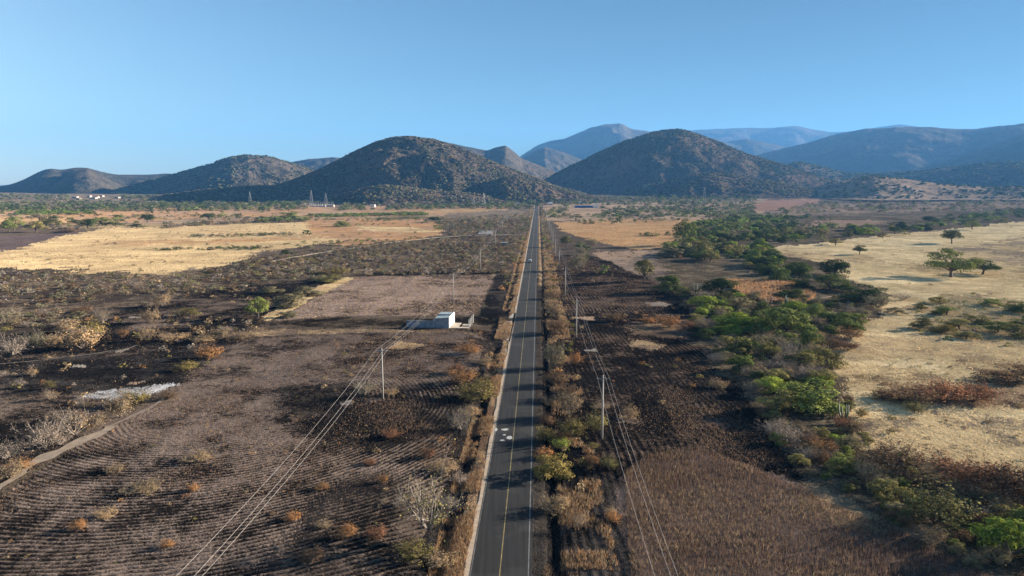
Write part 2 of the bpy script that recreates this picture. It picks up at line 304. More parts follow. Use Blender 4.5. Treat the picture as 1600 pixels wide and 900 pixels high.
def ground():
    az = np.concatenate([np.arange(-84, -42, .5), np.arange(-42, 42, .06), np.arange(42, 84.1, .5)])
    dep = np.concatenate([np.arange(80, 34, -1.0), np.arange(34, 1.2, -.055), np.geomspace(1.2, .13, 110)])
    r = HC/np.tan(np.radians(dep)); r = np.concatenate([[.5], r, [26000, 34000]])
    a = np.radians(az)[None, :]; rr = r[:, None]
    X = rr*np.sin(a); Y = rr*np.cos(a)-8; nr, nc = X.shape
    x = X.ravel(); y = Y.ravel(); d = np.hypot(x, y); z = gz(x, y)
    A = np.zeros((len(x), 4), np.float32); B = np.zeros((len(x), 4), np.float32); fa = np.zeros(len(x), np.float32)
    A[:] = (*SCR, .45); B[:] = (*OLV, 1)
    w1 = fbm(x, y, 14, 3, 4); w2 = fbm(x, y, 14, 3, 5); w3 = fbm(x, y, 5, 2, 8)
    ds = np.clip(d/150, .5, 8)
    nzr = fbm(x, y, 34, 3, 9); nz8 = fbm(x, y, 9, 3, 19)*sm(700, 250, d)
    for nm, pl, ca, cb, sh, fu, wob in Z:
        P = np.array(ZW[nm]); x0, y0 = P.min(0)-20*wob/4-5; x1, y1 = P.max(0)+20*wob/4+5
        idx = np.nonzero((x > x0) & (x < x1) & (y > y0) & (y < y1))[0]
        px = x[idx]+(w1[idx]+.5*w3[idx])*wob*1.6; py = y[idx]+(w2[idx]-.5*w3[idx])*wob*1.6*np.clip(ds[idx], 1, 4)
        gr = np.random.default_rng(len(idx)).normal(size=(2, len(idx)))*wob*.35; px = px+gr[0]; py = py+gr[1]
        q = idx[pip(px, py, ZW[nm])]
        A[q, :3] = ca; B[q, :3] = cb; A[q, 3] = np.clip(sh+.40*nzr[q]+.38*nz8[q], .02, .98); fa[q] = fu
    o = road_off(x, y)
    L = RL-o; Rr = o-RR; vn1 = fbm(x, y, 6, 2, 11)
    for m_, ca, cb, sh in (((L > 0) & (L < 3.0+1.5*vn1) & (y < 1900), (.20, .12, .075), STR2, .45), ((L > 0) & (L < .75+.45*vn1), (.40, .32, .25), (.5, .42, .33), .5),
                           ((L > 2.4) & (L < 6.5+1.5*vn1) & (y < 330), SOOT_AND_SHADE, ASHB, .4), ((Rr > 1.3) & (Rr < 7+2*vn1) & (y < 1900) & (y > 330), (.17, .12, .08), STR2, .4),
                           ((Rr > .5) & (Rr < 2.2+.3*vn1) & (y <= 330), (.04, .036, .033), (.075, .062, .05), .5), ((Rr > 2.2+.3*vn1) & (Rr < 4.0+.3*vn1) & (y <= 330), SOOT_AND_SHADE, ASHB, .2)):
        A[m_, :3] = ca; B[m_, :3] = cb; A[m_, 3] = sh; fa[m_] = 0
    # furrow phase: arcs around the low middle of the left field, straight rows along the road right of it
    ph = np.where(o < RL, np.hypot(x+60, (y-142)*1.0)/1.02+.9*fbm(x, y, 16, 2, 12)+.30*fbm(x, y, 4, 2, 15), (o+.07*y)/1.35+.6*fbm(x, y, 10, 2, 13))
    fa = fa*np.where(o < RL, sm(12, 34, np.hypot(x+60, y-142))*np.clip(.75+1.1*nzr, .15, 1), np.clip(.7+1.2*nzr, .1, 1))
    micro = sm(260, 90, d)*np.clip(np.maximum(L, Rr)-.8, 0, 1)
    z = z+micro*(.10*fbm(x, y, 2.2, 3, 14)+.14*np.sin(2*np.pi*ph)*fa*sm(230, 110, d))
    ff, sz = grid_faces(nr, nc)
    keep = None
    me = mesh_np('ground', np.stack([x, y, z], 1), ff, sz, [ground_mat()], None, True,
                 {'colA': ('FLOAT_COLOR', A), 'colB': ('FLOAT_COLOR', B), 'phase': ('FLOAT', ph), 'famp': ('FLOAT', fa)})
    tag(link('ground', me), kind='structure')
ground()

# ------------------------------------------------------------------ road, lines, paths
def ribbon(name, cl, wl, wr, mat, dz, step=2.0, nc=6, kind='structure', wob=0.0, zf=None, flatz=False):
    cl = np.array(cl, float); seg = np.hypot(*np.diff(cl, axis=0).T); s = np.concatenate([[0], np.cumsum(seg)])
    n = max(2, int(s[-1]/step)); u = np.linspace(0, s[-1], n)
    px = np.interp(u, s, cl[:, 0]); py = np.interp(u, s, cl[:, 1]); tx = np.gradient(px); ty = np.gradient(py); l = np.hypot(tx, ty)
    nx, ny = ty/l, -tx/l
    wlv = np.broadcast_to(wl, (n,))*(1+wob*fbm(px, py, 5, 2, 21)); wrv = np.broadcast_to(wr, (n,))*(1+wob*fbm(px, py, 5, 2, 22))
    f = np.linspace(0, 1, nc)[None, :]; off = -wlv[:, None]+(wlv+wrv)[:, None]*f
    X = px[:, None]+nx[:, None]*off; Y = py[:, None]+ny[:, None]*off; Zz = (zf or gz)(X, Y)+dz
    if flatz: Zz = np.broadcast_to(Zz.max(1, keepdims=True), X.shape).copy()
    ff, sz = grid_faces(n, nc); ff = ff.reshape(-1, 4)[:, ::-1].ravel()
    return tag(link(name, mesh_np(name, np.stack([X.ravel(), Y.ravel(), Zz.ravel()], 1), ff, sz, [mat], None, True)), kind=kind)
def at_road(y, off): return (RN[0]*off+RD[0]*y, RN[1]*off+RD[1]*y)
def asphalt():
    m, t, o = newmat('asphalt'); b = N(t, 'ShaderNodeBsdfPrincipled'); b.inputs['Roughness'].default_value = .9; b.inputs['Specular IOR Level'].default_value = .2
    mp = N(t, 'ShaderNodeMapping'); mp.inputs['Scale'].default_value = (2.2, .06, 1); mp.inputs['Rotation'].default_value = (0, 0, math.atan(RD[0]/RD[1]))
    g = N(t, 'ShaderNodeNewGeometry', name='Geo'); t.links.new(g.outputs['Position'], mp.inputs[0])
    c = mixc(t, mrange(t, noise(t, 1.0, 3, mp.outputs[0]), .35, .7), (.011, .0118, .013), (.026, .0265, .027))
    c = mixc(t, mrange(t, noise(t, 9, 4), .45, .75, 0, .5), c, (.045, .044, .042))
    c = mixc(t, mrange(t, noise(t, .12, 3), .55, .62, 0, .35), c, (.05, .049, .047))
    t.links.new(c, b.inputs['Base Color']); t.links.new(b.outputs[0], o.inputs[0]); return m
RZ = lambda X, Y: base_z(X, Y)
ribbon('road', [at_road(-60, RC), at_road(1960, RC)], RC-RL, RR-RC+.45, asphalt(), .10, 4, 8, zf=RZ)
# earth embankment under the road's two edges
emb = simple('road_shoulder_earth', (.40, .32, .24), .95, .3, 1.2)
ribbon('road_shoulder', [at_road(-60, RL-.28), at_road(1960, RL-.28)], .42, .40, emb, .085, 1.2, 5, wob=.7, zf=RZ)
yl = simple('yellow_road_paint', (.27, .21, .08), .7, .45, .9); wl_ = simple('white_road_paint', (.20, .20, .195), .7, .5, .8)
def paint(name, off, w, mat, y0=-60, y1=1960): return ribbon(name, [at_road(y0, off), at_road(y1, off)], w/2, w/2, mat, .106, 4, 2, zf=RZ)
paint('road_centre_line', RC+.1, .13, yl); paint('road_edge_line', RR, .14, wl_); paint('road_edge_line', RL+.12, .12, simple('worn_white_paint', (.18, .175, .165), .8, .7, .6))
def blob(name, u, v, a, b, mat, dz=.111, kind='structure', label=None, cat=None, seed=0):
    x, y = unproj(u, v); x, y = float(x[0]), float(y[0]); rr = random.Random(seed); n = 14
    vs = [(x+a*math.cos(2*math.pi*k/n)*rr.uniform(.8, 1.15), y+b*math.sin(2*math.pi*k/n)*rr.uniform(.8, 1.15)) for k in range(n)]
    mb = MB().add([(p, q, float(base_z(p, q))+dz) for p, q in vs], [tuple(range(n))]); return tag(mb.build(name, mat), kind=kind)
wp = simple('spilled_white_paint', (.42, .42, .41), .8, .25, 1.5)
for i, (u, v, a, b) in enumerate(((775, 673.5, .28, 1.0), (789, 673.5, .75, .65), (788, 681, .3, .35), (785, 688.5, .45, .4), (796, 684.5, .6, .9))): blob('road_paint_patch', u, v, a, b, wp, .112, seed=i)
fp = simple('faded_road_patch', (.05, .049, .047), .9, .5, .5)
for i, (u, v, a, b) in enumerate(((822, 424, .5, 5), (838, 407, .6, 3), (818, 432, .6, 3))): blob('road_repair_patch', u, v, a, b, fp, .1085, seed=i+20)
dirt = simple('pale_track_dirt', DIRT, .95, .35, .8)
def upl(pts): return list(zip(*unproj([p[0] for p in pts], [p[1] for p in pts])))
ribbon('dirt_track', upl([(-260, 900), (-60, 800), (0, 768), (40, 735), (75, 715), (120, 693), (150, 680), (172, 667)]), 1.15, .95, dirt, .10, .6, 7, wob=2.2)
ribbon('dirt_track', upl([(172, 667), (200, 655), (235, 640), (268, 618)]), .5, .4, simple('trodden_soil', (.20, .155, .12), .95), .08, .6, 4, wob=1.2)
ribbon('dirt_track', upl([(-50, 572), (60, 563), (140, 553), (200, 545), (215, 540)]), .35, .3, simple('sooty_track', (.13, .11, .09), .95), .10, 1.5, 4, wob=.8)
ribbon('dirt_track', upl([(425, 408), (440, 404), (500, 395), (545, 388), (600, 380), (680, 371), (730, 368), (800, 367)]), 1.6, 1.6, simple('pale_sand_track', (.55, .44, .30), .95), .25, 3, 5, wob=.9)
ribbon('dirt_track', upl([(1240, 470), (1300, 462)]), .5, .5, dirt, .2, 3, 3)
# gravel apron and concrete by the road
ax, ay = unproj([776, 792, 803, 806, 803, 796.5, 789, 783, 778], [516, 500, 487, 490, 505, 534, 531, 527, 520])
gp = MB().add([(p, q, .085+float(gz(p, q))*0+.0) for p, q in zip(ax, ay)], [tuple(range(len(ax)))[::-1]])
apron = tag(gp.build('gravel_apron', simple('pale_gravel', (.34, .31, .27), .95, .35, .7)), kind='structure')

# ------------------------------------------------------------------ hills
def hill_mat(name, c1, c2, c3, s, bump=.9, rock=None):
    m, t, o = newmat(name); b = N(t, 'ShaderNodeBsdfDiffuse')
    n1 = noise(t, .004*s, 4); n2 = noise(t, .05*s, 4, None, .7); n3 = noise(t, .22*s, 3, None, .7)
    c = mixc(t, mrange(t, n1, .4, .62), c1, c2); c = mixc(t, mrange(t, n2, .47, .62), c, c3)
    c = mixc(t, mrange(t, n3, .5, .6, 0, .6), c, tuple(k*.6 for k in c1))
    t.links.new(c, b.inputs[0])
    h = mth(t, 'ADD', mth(t, 'MULTIPLY', n2, 14/s), mth(t, 'MULTIPLY', n3, 3.5/s))
    bn = N(t, 'ShaderNodeBump'); bn.inputs['Strength'].default_value = bump; bn.inputs['Distance'].default_value = .8
    t.links.new(h, bn.inputs['Height']); t.links.new(bn.outputs[0], b.inputs['Normal']); t.links.new(b.outputs[0], o.inputs[0]); return m
HM = hill_mat('hill_scrub', (.080, .062, .045), (.15, .105, .074), (.036, .034, .024), 1.0)
HMF = hill_mat('far_hill_scrub', (.060, .056, .042), (.12, .092, .068), (.045, .043, .031), .5)
HMT = hill_mat('terraced_hill_soil', (.30, .22, .16), (.20, .155, .11), (.12, .10, .065), 1.2, .5)
HG = {}
def hill(key, D, prof, front, mat, rough=.25, dcol=.06, rows=130, seed=0, gsc=None, back=.8, bow=.25):
    u = np.array([p[0] for p in prof], float); v = np.array([p[1] for p in prof], float)
    aa = np.degrees(np.arctan((u-800)/F/ (math.cos(PITCH)+(450-v)/F*math.sin(PITCH))))
    az = np.arange(aa[0], aa[-1], dcol); 
    tan_el = np.array([ray(uu, vv)[2]/math.hypot(ray(uu, vv)[0], ray(uu, vv)[1]) for uu, vv in zip(u, v)])
    # smooth the outline a little
    te = np.interp(az, aa, tan_el); k = max(3, int((1.0 if key in ('H1', 'H2', 'L1', 'L2', 'B5', 'B6', 'B3', 'B2') else .4)/dcol)); ker = np.hanning(k+2)[1:-1]; ker /= ker.sum()
    te = np.convolve(np.pad(te, k, 'edge'), ker, 'same')[k:-k]
    mid = (az[0]+az[-1])/2; q = (az-mid)/((az[-1]-az[0])/2)
    a = np.radians(az)
    rr_ = D*(1+.05*bow*4*q*q*0+   .02*fbm(az*1.2+seed*7, az*0+seed, 6, 2, seed))
    H = te*rr_+HC-(3.5 if key[0] in 'H' else 0)
    H = H+fbm(az*40, az*0+seed*3, 10, 3, seed+1)*H.max()*.006
    Hm = H.max()
    base = base_z(rr_*np.sin(a), rr_*np.cos(a))
    hh = np.maximum(H-base, 0)
    fw = front*(.25+.75*np.sqrt(np.clip(hh/(Hm-base.min()), 0, 1)))
    s = np.concatenate([np.linspace(-.12, 1, rows), np.linspace(1, 2, rows//3)[1:]])[:, None]
    r = np.where(s <= 1, rr_-fw*(1-s), rr_+fw*back*(s-1))
    X = r*np.sin(a); Y = r*np.cos(a)
    sc = gsc or Hm*1.1
    n = 1-2*np.abs(fbm(X, Y, sc, 4, seed+2)); n2 = fbm(X, Y, sc*.22, 3, seed+3)
    ss = np.clip(s, 0, 2); g = np.where(ss <= 1, np.sin(ss*np.pi/2)**1.25, np.cos((ss-1)*np.pi/2)**1.1)
    env = np.where(ss <= 1, 6.75*ss*(1-ss)**2, 0)
    z = base-2+(hh+2)*g+hh*rough*env*(n*.45)+hh*.05*n2*np.clip(env*1.5, 0, 1)-np.clip(-s, 0, 1)*30
    ff, sz = grid_faces(*X.shape)
    me = mesh_np('hill', np.stack([X.ravel(), Y.ravel(), z.ravel()], 1), ff, sz, [mat], None, True)
    tag(link('hill', me), kind='structure'); HG[key] = (X, Y, z, s, hh)
hill('L1', 4600, [(-500, 300), (-60, 296), (0, 291), (20, 287), (40, 279), (60, 268), (78, 263), (95, 266), (115, 262), (135, 262), (160, 269), (180, 273), (230, 273), (265, 271), (310, 282), (360, 305)], 900, HMF, .3, seed=1)
hill('L1b', 4000, [(60, 305), (90, 285), (112, 268), (135, 264), (155, 272), (180, 285), (200, 296), (220, 304)], 700, HMF, .25, seed=31)
hill('L2', 3400, [(150, 306), (200, 291), (250, 279), (290, 267), (318, 260), (332, 255), (360, 246), (385, 242), (415, 244), (440, 251), (465, 258), (500, 270), (540, 286), (600, 302)], 560, HMF, .5, seed=2)
hill('L2b', 5200, [(400, 262), (450, 254), (480, 249), (520, 246), (545, 248), (600, 262), (650, 290)], 900, HMF, .3, seed=3)
hill('L3', 2500, [(180, 318), (250, 305), (330, 296), (400, 291), (460, 292), (520, 300), (600, 312)], 420, HM, .3, seed=4)
hill('H1', 2350, [(260, 322), (330, 311), (390, 300), (440, 286), (480, 272), (520, 254), (555, 236), (585, 223), (612, 214), (640, 212), (680, 218), (710, 227), (740, 240), (775, 254), (805, 265), (835, 276), (870, 290), (920, 302), (980, 314)], 470, HM, .42, .04, 170, seed=25, gsc=150)
hill('H1f', 1900, [(480, 318), (530, 303), (570, 291), (600, 287), (640, 291), (690, 298), (740, 300), (780, 306), (830, 318)], 230, HM, .25, .05, 90, seed=6)
hill('H1g', 2050, [(700, 312), (730, 296), (760, 283), (790, 275), (805, 274), (830, 282), (845, 284), (870, 292), (905, 300), (960, 312)], 210, HM, .45, .04, 110, seed=7, gsc=60)
hill('B1', 4300, [(640, 240), (690, 221), (720, 228), (760, 236), (775, 231), (790, 228), (800, 236), (815, 248), (840, 258), (870, 270), (920, 292)], 900, HMF, .35, seed=8)
hill('B2', 9000, [(770, 275), (815, 243), (840, 227), (860, 221), (880, 218), (900, 210), (925, 199), (950, 195), (970, 194), (985, 203), (1010, 206), (1040, 209), (1100, 213), (1160, 230)], 1900, HMF, .35, seed=9)
hill('B2f', 6200, [(790, 262), (825, 242), (850, 230), (880, 238), (905, 248), (930, 262), (960, 282)], 1000, HMF, .35, seed=10)
hill('H2', 3150, [(800, 318), (840, 288), (858, 276), (875, 267), (900, 254), (925, 242), (950, 231), (975, 220), (1000, 212), (1020, 206), (1037, 203), (1062, 202), (1080, 205), (1092, 210), (1112, 217), (1137, 227), (1162, 237), (1200, 249), (1250, 264), (1300, 281), (1380, 303)], 540, HM, .45, .04, 170, seed=11, gsc=330)
hill('H2f', 2600, [(930, 316), (980, 300), (1010, 288), (1050, 281), (1080, 272), (1110, 268), (1150, 272), (1200, 280), (1250, 290), (1320, 306)], 420, HM, .35, .05, 110, seed=12, gsc=120)
hill('B3', 13000, [(980, 210), (1050, 206), (1100, 203), (1160, 201), (1200, 201), (1245, 197), (1270, 203), (1300, 208), (1340, 205), (1375, 199), (1405, 195), (1430, 198), (1480, 206), (1560, 220)], 2500, HMF, .3, seed=13)
hill('B4', 9500, [(1080, 240), (1130, 222), (1165, 217), (1200, 224), (1260, 238), (1330, 262)], 1400, HMF, .35, seed=14)
hill('B5', 7400, [(1140, 262), (1190, 240), (1240, 229), (1270, 222), (1300, 213), (1350, 203), (1400, 201), (1450, 200), (1490, 203), (1525, 203), (1560, 199), (1600, 195), (1700, 188), (1900, 200), (2200, 250)], 2300, HMF, .22, seed=15, gsc=900)
hill('B6', 6000, [(1380, 282), (1440, 262), (1490, 246), (1540, 230), (1580, 216), (1610, 208), (1700, 190), (1850, 180), (2100, 200), (2300, 260)], 1700, HMF, .22, seed=16, gsc=900)
hill('H7', 4000, [(1180, 290), (1215, 262), (1245, 252), (1275, 258), (1320, 270), (1380, 270), (1440, 266), (1490, 260), (1530, 254), (1600, 252), (1750, 250), (1950, 262), (2200, 290)], 700, HMF, .35, seed=17)
hill('H8', 2700, [(1200, 314), (1250, 300), (1300, 284), (1340, 276), (1368, 273), (1420, 279), (1480, 287), (1550, 291), (1620, 288), (1800, 290), (2000, 310)], 520, HMT, .22, seed=18)

# ------------------------------------------------------------------ haze
hb = MB().box(-18000, -700, -60, 18000, 15500, 1290).build('haze', None)
hb.data.materials.clear(); hz, t, o = newmat('thin_air_haze'); v = N(t, 'ShaderNodeVolumePrincipled')
v.inputs['Color'].default_value = (.15, .45, 1, 1); v.inputs['Density'].default_value = 5.2e-5; v.inputs['Anisotropy'].default_value = .1
t.links.new(v.outputs[0], o.inputs['Volume']); hb.data.materials.append(hz); tag(hb, kind='stuff')

# ------------------------------------------------------------------ foliage materials and shapes
def leaf_mat(name, col, trans=.10, tint=False, var=.35):
    m, t, o = newmat(name)
    la = N(t, 'ShaderNodeAttribute', attribute_name='leafvar'); k = mrange(t, la.outputs['Fac'], 0, 1, .62, 1.38)
    if tint:
        tc = N(t, 'ShaderNodeAttribute', attribute_name='tint'); base = tc.outputs['Color']
    else:
        oi = N(t, 'ShaderNodeObjectInfo'); r = oi.outputs['Random']
        base = mixc(t, r, tuple(c*(1-var) for c in col), (col[0]*1.35, col[1]*1.22, col[2]*1.1))
    h = N(t, 'ShaderNodeHueSaturation'); t.links.new(base, h.inputs['Color']); t.links.new(k, h.inputs['Value'])
    d = N(t, 'ShaderNodeBsdfDiffuse'); t.links.new(h.outputs[0], d.inputs[0])
    tr = N(t, 'ShaderNodeBsdfTranslucent'); t.links.new(h.outputs[0], tr.inputs[0])
    ms = N(t, 'ShaderNodeMixShader'); ms.inputs[0].default_value = trans
    t.links.new(d.outputs[0], ms.inputs[1]); t.links.new(tr.outputs[0], ms.inputs[2]); t.links.new(ms.outputs[0], o.inputs[0]); return m
COL = {'bright': (.22, .29, .055), 'mid': (.155, .195, .062), 'dark': (.070, .098, .036), 'olive': (.205, .195, .080), 'greyolive': (.20, .185, .115),
       'grey': (.26, .22, .185), 'tan': (.33, .245, .145), 'yellow': (.21, .18, .065), 'orange': (.33, .185, .085), 'brown': (.17, .115, .072), 'rust': (.24, .125, .075)}
LM = {k: leaf_mat('foliage_'+k, c) for k, c in COL.items()}
LMT = leaf_mat('scrub_foliage', (.1, .1, .05), .2, True); LMG = leaf_mat('dry_blades', (.1, .1, .05), .35, True)
BARK = simple('bark', (.10, .078, .06), .95, .3, 3); TWIG = simple('grey_twigs', (.27, .23, .195), .95, .3, 3)
def cards(cen, nrm, size, r, tri=False):
    n = len(cen); up = r.normal(size=(n, 3)); a = np.cross(nrm, up); a /= np.linalg.norm(a, axis=1, keepdims=True)+1e-9; b = np.cross(nrm, a)
    s = size*r.uniform(.6, 1.4, (n, 1)); e = s*r.uniform(.45, 1, (n, 1))
    V = np.stack([cen-a*s-b*e*.3, cen-b*e, cen+a*s+b*e*.2, cen+b*e], 1).reshape(-1, 3)
    lv = np.repeat(r.random(n), 4); return V, lv
def crown(seed, shape, ncards, size):
    r = np.random.default_rng(seed)
    P = {'round': (24, .17, .10, .86, 1.0), 'umbrella': (30, .14, .27, .55, .8), 'loose': (22, .13, .25, .68, 1.0), 'dome': (22, .16, .05, .88, .9), 'flat': (20, .14, .15, .75, .7)}[shape]
    nl, lr, zb, zh, fl = P; L = []
    while len(L) < nl:
        q = r.uniform(-1, 1, 3)
        if np.hypot(q[0], q[1]) > 1 or q[2] < -.3: continue
        rad = .40*math.sqrt(max(0, 1-max(0, q[2])**2*.9))
        if shape == 'umbrella': z = zb+zh*(.22+.62*max(0, 1-np.hypot(q[0], q[1])**2)*max(0, q[2]+.25)+.22*q[2]); rad = .40
        else: z = zb+zh*(.12+.68*max(0, q[2]))
        c = np.array([q[0]*rad, q[1]*rad, z])
        L.append((c, lr*r.uniform(.65, 1.3)))
    per = np.array([l[1]**2 for l in L]); per = (per/per.sum()*ncards).astype(int)
    Vs = []; ls = []
    for (c, rad), k in zip(L, per):
        d = r.normal(size=(k, 3)); d /= np.linalg.norm(d, axis=1, keepdims=True); d[:, 2] = np.where((d[:, 2] < -.3) & (r.random(k) < .7), -d[:, 2], d[:, 2])
        rr = rad*r.uniform(.72, 1.12, (k, 1)); p = c+d*rr*np.array([1, 1, .82])
        p[:, 2] = np.clip(p[:, 2], .0, 1.0)
        nn = d+r.normal(size=(k, 3))*.32+np.array([0, 0, .25]); nn /= np.linalg.norm(nn, axis=1, keepdims=True)
        V, lv = cards(p, nn, size, r); Vs.append(V); ls.append(np.clip(lv*.75+.25*r.random(), 0, 1))
    return np.concatenate(Vs), np.concatenate(ls), L
def quad_mesh(name, V, lv, mats, extra=None):
    """cards first (slot 0), then an MB of wood (slot 1)"""
    nq = len(V)//4; ff = np.arange(nq*4); sz = np.full(nq, 4); mi = np.zeros(nq, int)
    if extra is not None and extra.v:
        b = len(V); V = np.concatenate([V, np.array([tuple(p) for p in extra.v])]); lv = np.concatenate([lv, np.full(len(extra.v), .5)])
        ff = np.concatenate([ff, [i+b for f in extra.f for i in f]]); sz = np.concatenate([sz, [len(f) for f in extra.f]]); mi = np.concatenate([mi, np.ones(len(extra.f), int)])
    return mesh_np(name, V, ff, sz, mats, mi, False, {'leafvar': ('FLOAT', lv)})
def trunk_mb(seed, L, shape):
    r = random.Random(seed); mb = MB(); ns = 1 if shape == 'umbrella' else 2
    fork = .2 if shape != 'umbrella' else .30
    lean = (r.uniform(-.05, .05), r.uniform(-.05, .05))
    mb.tube([(0, 0, -.06), (lean[0]*.5, lean[1]*.5, fork*.5), (lean[0], lean[1], fork)], [.040, .030, .026], 7)
    for c, rad in L[::2]:
        m = (lean[0]*.5+c[0]*.5+r.uniform(-.03, .03), lean[1]*.5+c[1]*.5, fork+(c[2]-fork)*.62)
        mb.tube([(lean[0], lean[1], fork*.93), m, tuple(c)], [.020, .012, .005], 5, cap=False)
    return mb
def ribs(segs, w, r):
    """thin four-sided twigs as crossed ribbons"""
    a = np.array([s[0] for s in segs]); b = np.array([s[1] for s in segs]); ww = np.array([s[2] for s in segs])[:, None]*w
    d = b-a; p = np.cross(d, r.normal(size=d.shape)); p /= np.linalg.norm(p, axis=1, keepdims=True)+1e-9
    return np.stack([a-p*ww, a+p*ww, b+p*ww*.5, b-p*ww*.5], 1).reshape(-1, 3)
def twig_shrub(seed, n1=16, spread=1.0, tree=False):
    r = np.random.default_rng(seed); S1 = []
    base = np.array([0, 0, .0]); trunk = []
    if tree: trunk = [((0, 0, -.05), (.02, .01, .2), 1)]; base = np.array([.02, .01, .2])
    for i in range(n1):
        t = 2*math.pi*(i+r.uniform(-.4, .4))/n1; e = r.uniform(.25, 1.0); l = r.uniform(.35, .55)
        p1 = base+np.array([math.cos(t)*e*.42*spread, math.sin(t)*e*.42*spread, l*(1.15-e*.55)]); S1.append((base, p1, 2.2))
        for k in range(4):
            q = base+(p1-base)*r.uniform(.45, 1.0); dd = (p1-base)/np.linalg.norm(p1-base)+r.normal(size=3)*.55+np.array([0, 0, .25]); q2 = q+dd*r.uniform(.12, .26); q2[2] = max(q2[2], .04)
            S1.append((q, q2, 1.2))
            for m in range(5):
                s = q+(q2-q)*r.uniform(.4, 1); d3 = dd*.6+r.normal(size=3)*.6+np.array([0, 0, .2]); e2 = s+d3*r.uniform(.05, .13); e2[2] = max(e2[2], .02)
                S1.append((s, e2, .7))
                for mm in range(2):
                    d4 = d3+r.normal(size=3)*.6; S1.append((e2, e2+d4*r.uniform(.03, .08), .45))
    P = np.array([s[1] for s in S1]); sc = max(.5/np.percentile(np.hypot(P[:, 0], P[:, 1]), 97), .0); sz = 1/np.percentile(P[:, 2], 99)
    f = lambda p: np.array([p[0]*sc, p[1]*sc, p[2]*sz])
    return [(f(a), f(b), c) for a, b, c in S1], r
PROTO = {}
def proto(shape, col, var):
    """(crown mesh, wood mesh, joined mesh)"""
    k = (shape, col, var)
    if k in PROTO: return PROTO[k]
    sd = sum(ord(c) for c in shape)*13+var*101
    if shape in ('twig', 'dry', 'bare'):
        g = ('G', shape, var)
        if g not in PROTO:
            S1, r = twig_shrub(sd, 18 if shape != 'bare' else 9, 1.0, shape == 'bare')
            V = ribs(S1, .0042 if shape != 'bare' else .0075, r); wood = V; lv = np.repeat(r.random(len(V)//4), 4)
            n = {'twig': 900, 'dry': 1900, 'bare': 700}[shape]
            ends = np.array([s[1] for s in S1]); pick = ends[r.integers(0, len(ends), n)]+r.normal(size=(n, 3))*.028; pick[:, 2] = np.abs(pick[:, 2])
            nn = pick-np.array([0, 0, .25]); nn /= np.linalg.norm(nn, axis=1, keepdims=True)+1e-9; nn += r.normal(size=nn.shape)*.6; nn /= np.linalg.norm(nn, axis=1, keepdims=True)
            Vc, lc = cards(pick, nn, {'twig': .014, 'dry': .020, 'bare': .011}[shape], r); PROTO[g] = (Vc, lc, wood, lv)
        Vc, lc, wood, lv = PROTO[g]; n1 = len(Vc)//4; n2 = len(wood)//4
        cm = mesh_np('foliage', Vc, np.arange(n1*4), np.full(n1, 4), [LM[col]], None, False, {'leafvar': ('FLOAT', lc)})
        wm = mesh_np('branches', wood, np.arange(n2*4), np.full(n2, 4), [TWIG if shape == 'bare' or col in ('grey', 'tan', 'greyolive') else BARK], None, False, {'leafvar': ('FLOAT', lv)})
        jm = mesh_np('dry_bush', np.concatenate([Vc, wood]), np.arange((n1+n2)*4), np.full(n1+n2, 4), [LM[col], wm.materials[0]], np.concatenate([np.zeros(n1, int), np.ones(n2, int)]), False, {'leafvar': ('FLOAT', np.concatenate([lc, lv]))})
    else:
        g = ('G', shape, var)
        if g not in PROTO:
            nc, cs = {'round': (5200, .020), 'umbrella': (4600, .018), 'loose': (3600, .018), 'dome': (4600, .019), 'flat': (4000, .018)}[shape]
            V, lv, L = crown(sd, shape, nc, cs); PROTO[g] = (V, lv, trunk_mb(sd, L, shape))
        V, lv, tm = PROTO[g]
        cm = quad_mesh('crown', V, lv, [LM[col]]); wm = tm.mesh('trunk', [BARK]); jm = quad_mesh('tree', V, lv, [LM[col], BARK], tm)
    PROTO[k] = (cm, wm, jm); return PROTO[k]

# ------------------------------------------------------------------ plants: where each one stands
PL = []          # dict(kind, shape, col, x, y, w, h, zone, u, v, px)
def proj(x, y, z):
    dy, dz = y, z-HC; fy = dy*math.cos(PITCH)-dz*math.sin(PITCH); fz = dy*math.sin(PITCH)+dz*math.cos(PITCH)
    return 800+F*x/fy, 450-F*fz/fy, fy
TREE = ('round', 'umbrella', 'loose', 'dome', 'flat')
EXC = [(890, 940, 323, 337), (845, 872, 319, 328), (1225, 1425, 303.5, 315), (570, 606, 315, 328), (480, 532, 318, 329), (108, 190, 305, 314), (803, 816, 317.5, 323), (1245, 1385, 344, 354)]
def put(x, y, w, h, shape, col, zone, key=False):
    z = float(gz(x, y)); u, v, d = proj(x, y, z)
    if d > 500 and not zone.startswith('beside') and any(a < u < b and c < v < e for a, b, c, e in EXC): return
    PL.append(dict(kind='tree' if shape in TREE and w > 2.6 and col not in ('brown', 'tan', 'orange') else 'shrub', shape=shape, col=col, x=x, y=y, z=z, w=w, h=h, zone=zone, u=u, v=v, px=w*F/max(d, 1), key=key, d=d))
def E(u, v, w, h, shape, col, zone, key=False):
    x, y = unproj(u, v); x, y = float(x[0]), float(y[0]); d = math.hypot(math.hypot(x, y), HC); s = HC/d
    wm = w*d/F*1.05; hm = max(h*d/F*1.02-.30*wm*s, .42*h*d/F)
    k = .38*wm; y2 = y+k*(y/math.hypot(x, y)); x2 = x*(1+k/math.hypot(x, y)/1.0) if wm < 40 else x
    put(x2, y2, wm, hm, shape, col, zone, key)
GB = 'in the green belt'; SF = 'on the straw field'; LV = 'on the left verge'; RV = 'on the right verge'; BS = 'in the burnt scrub'; BF = 'on the furrowed field'; DS = 'in the dry scrub'; CF = 'on the burnt clearing'
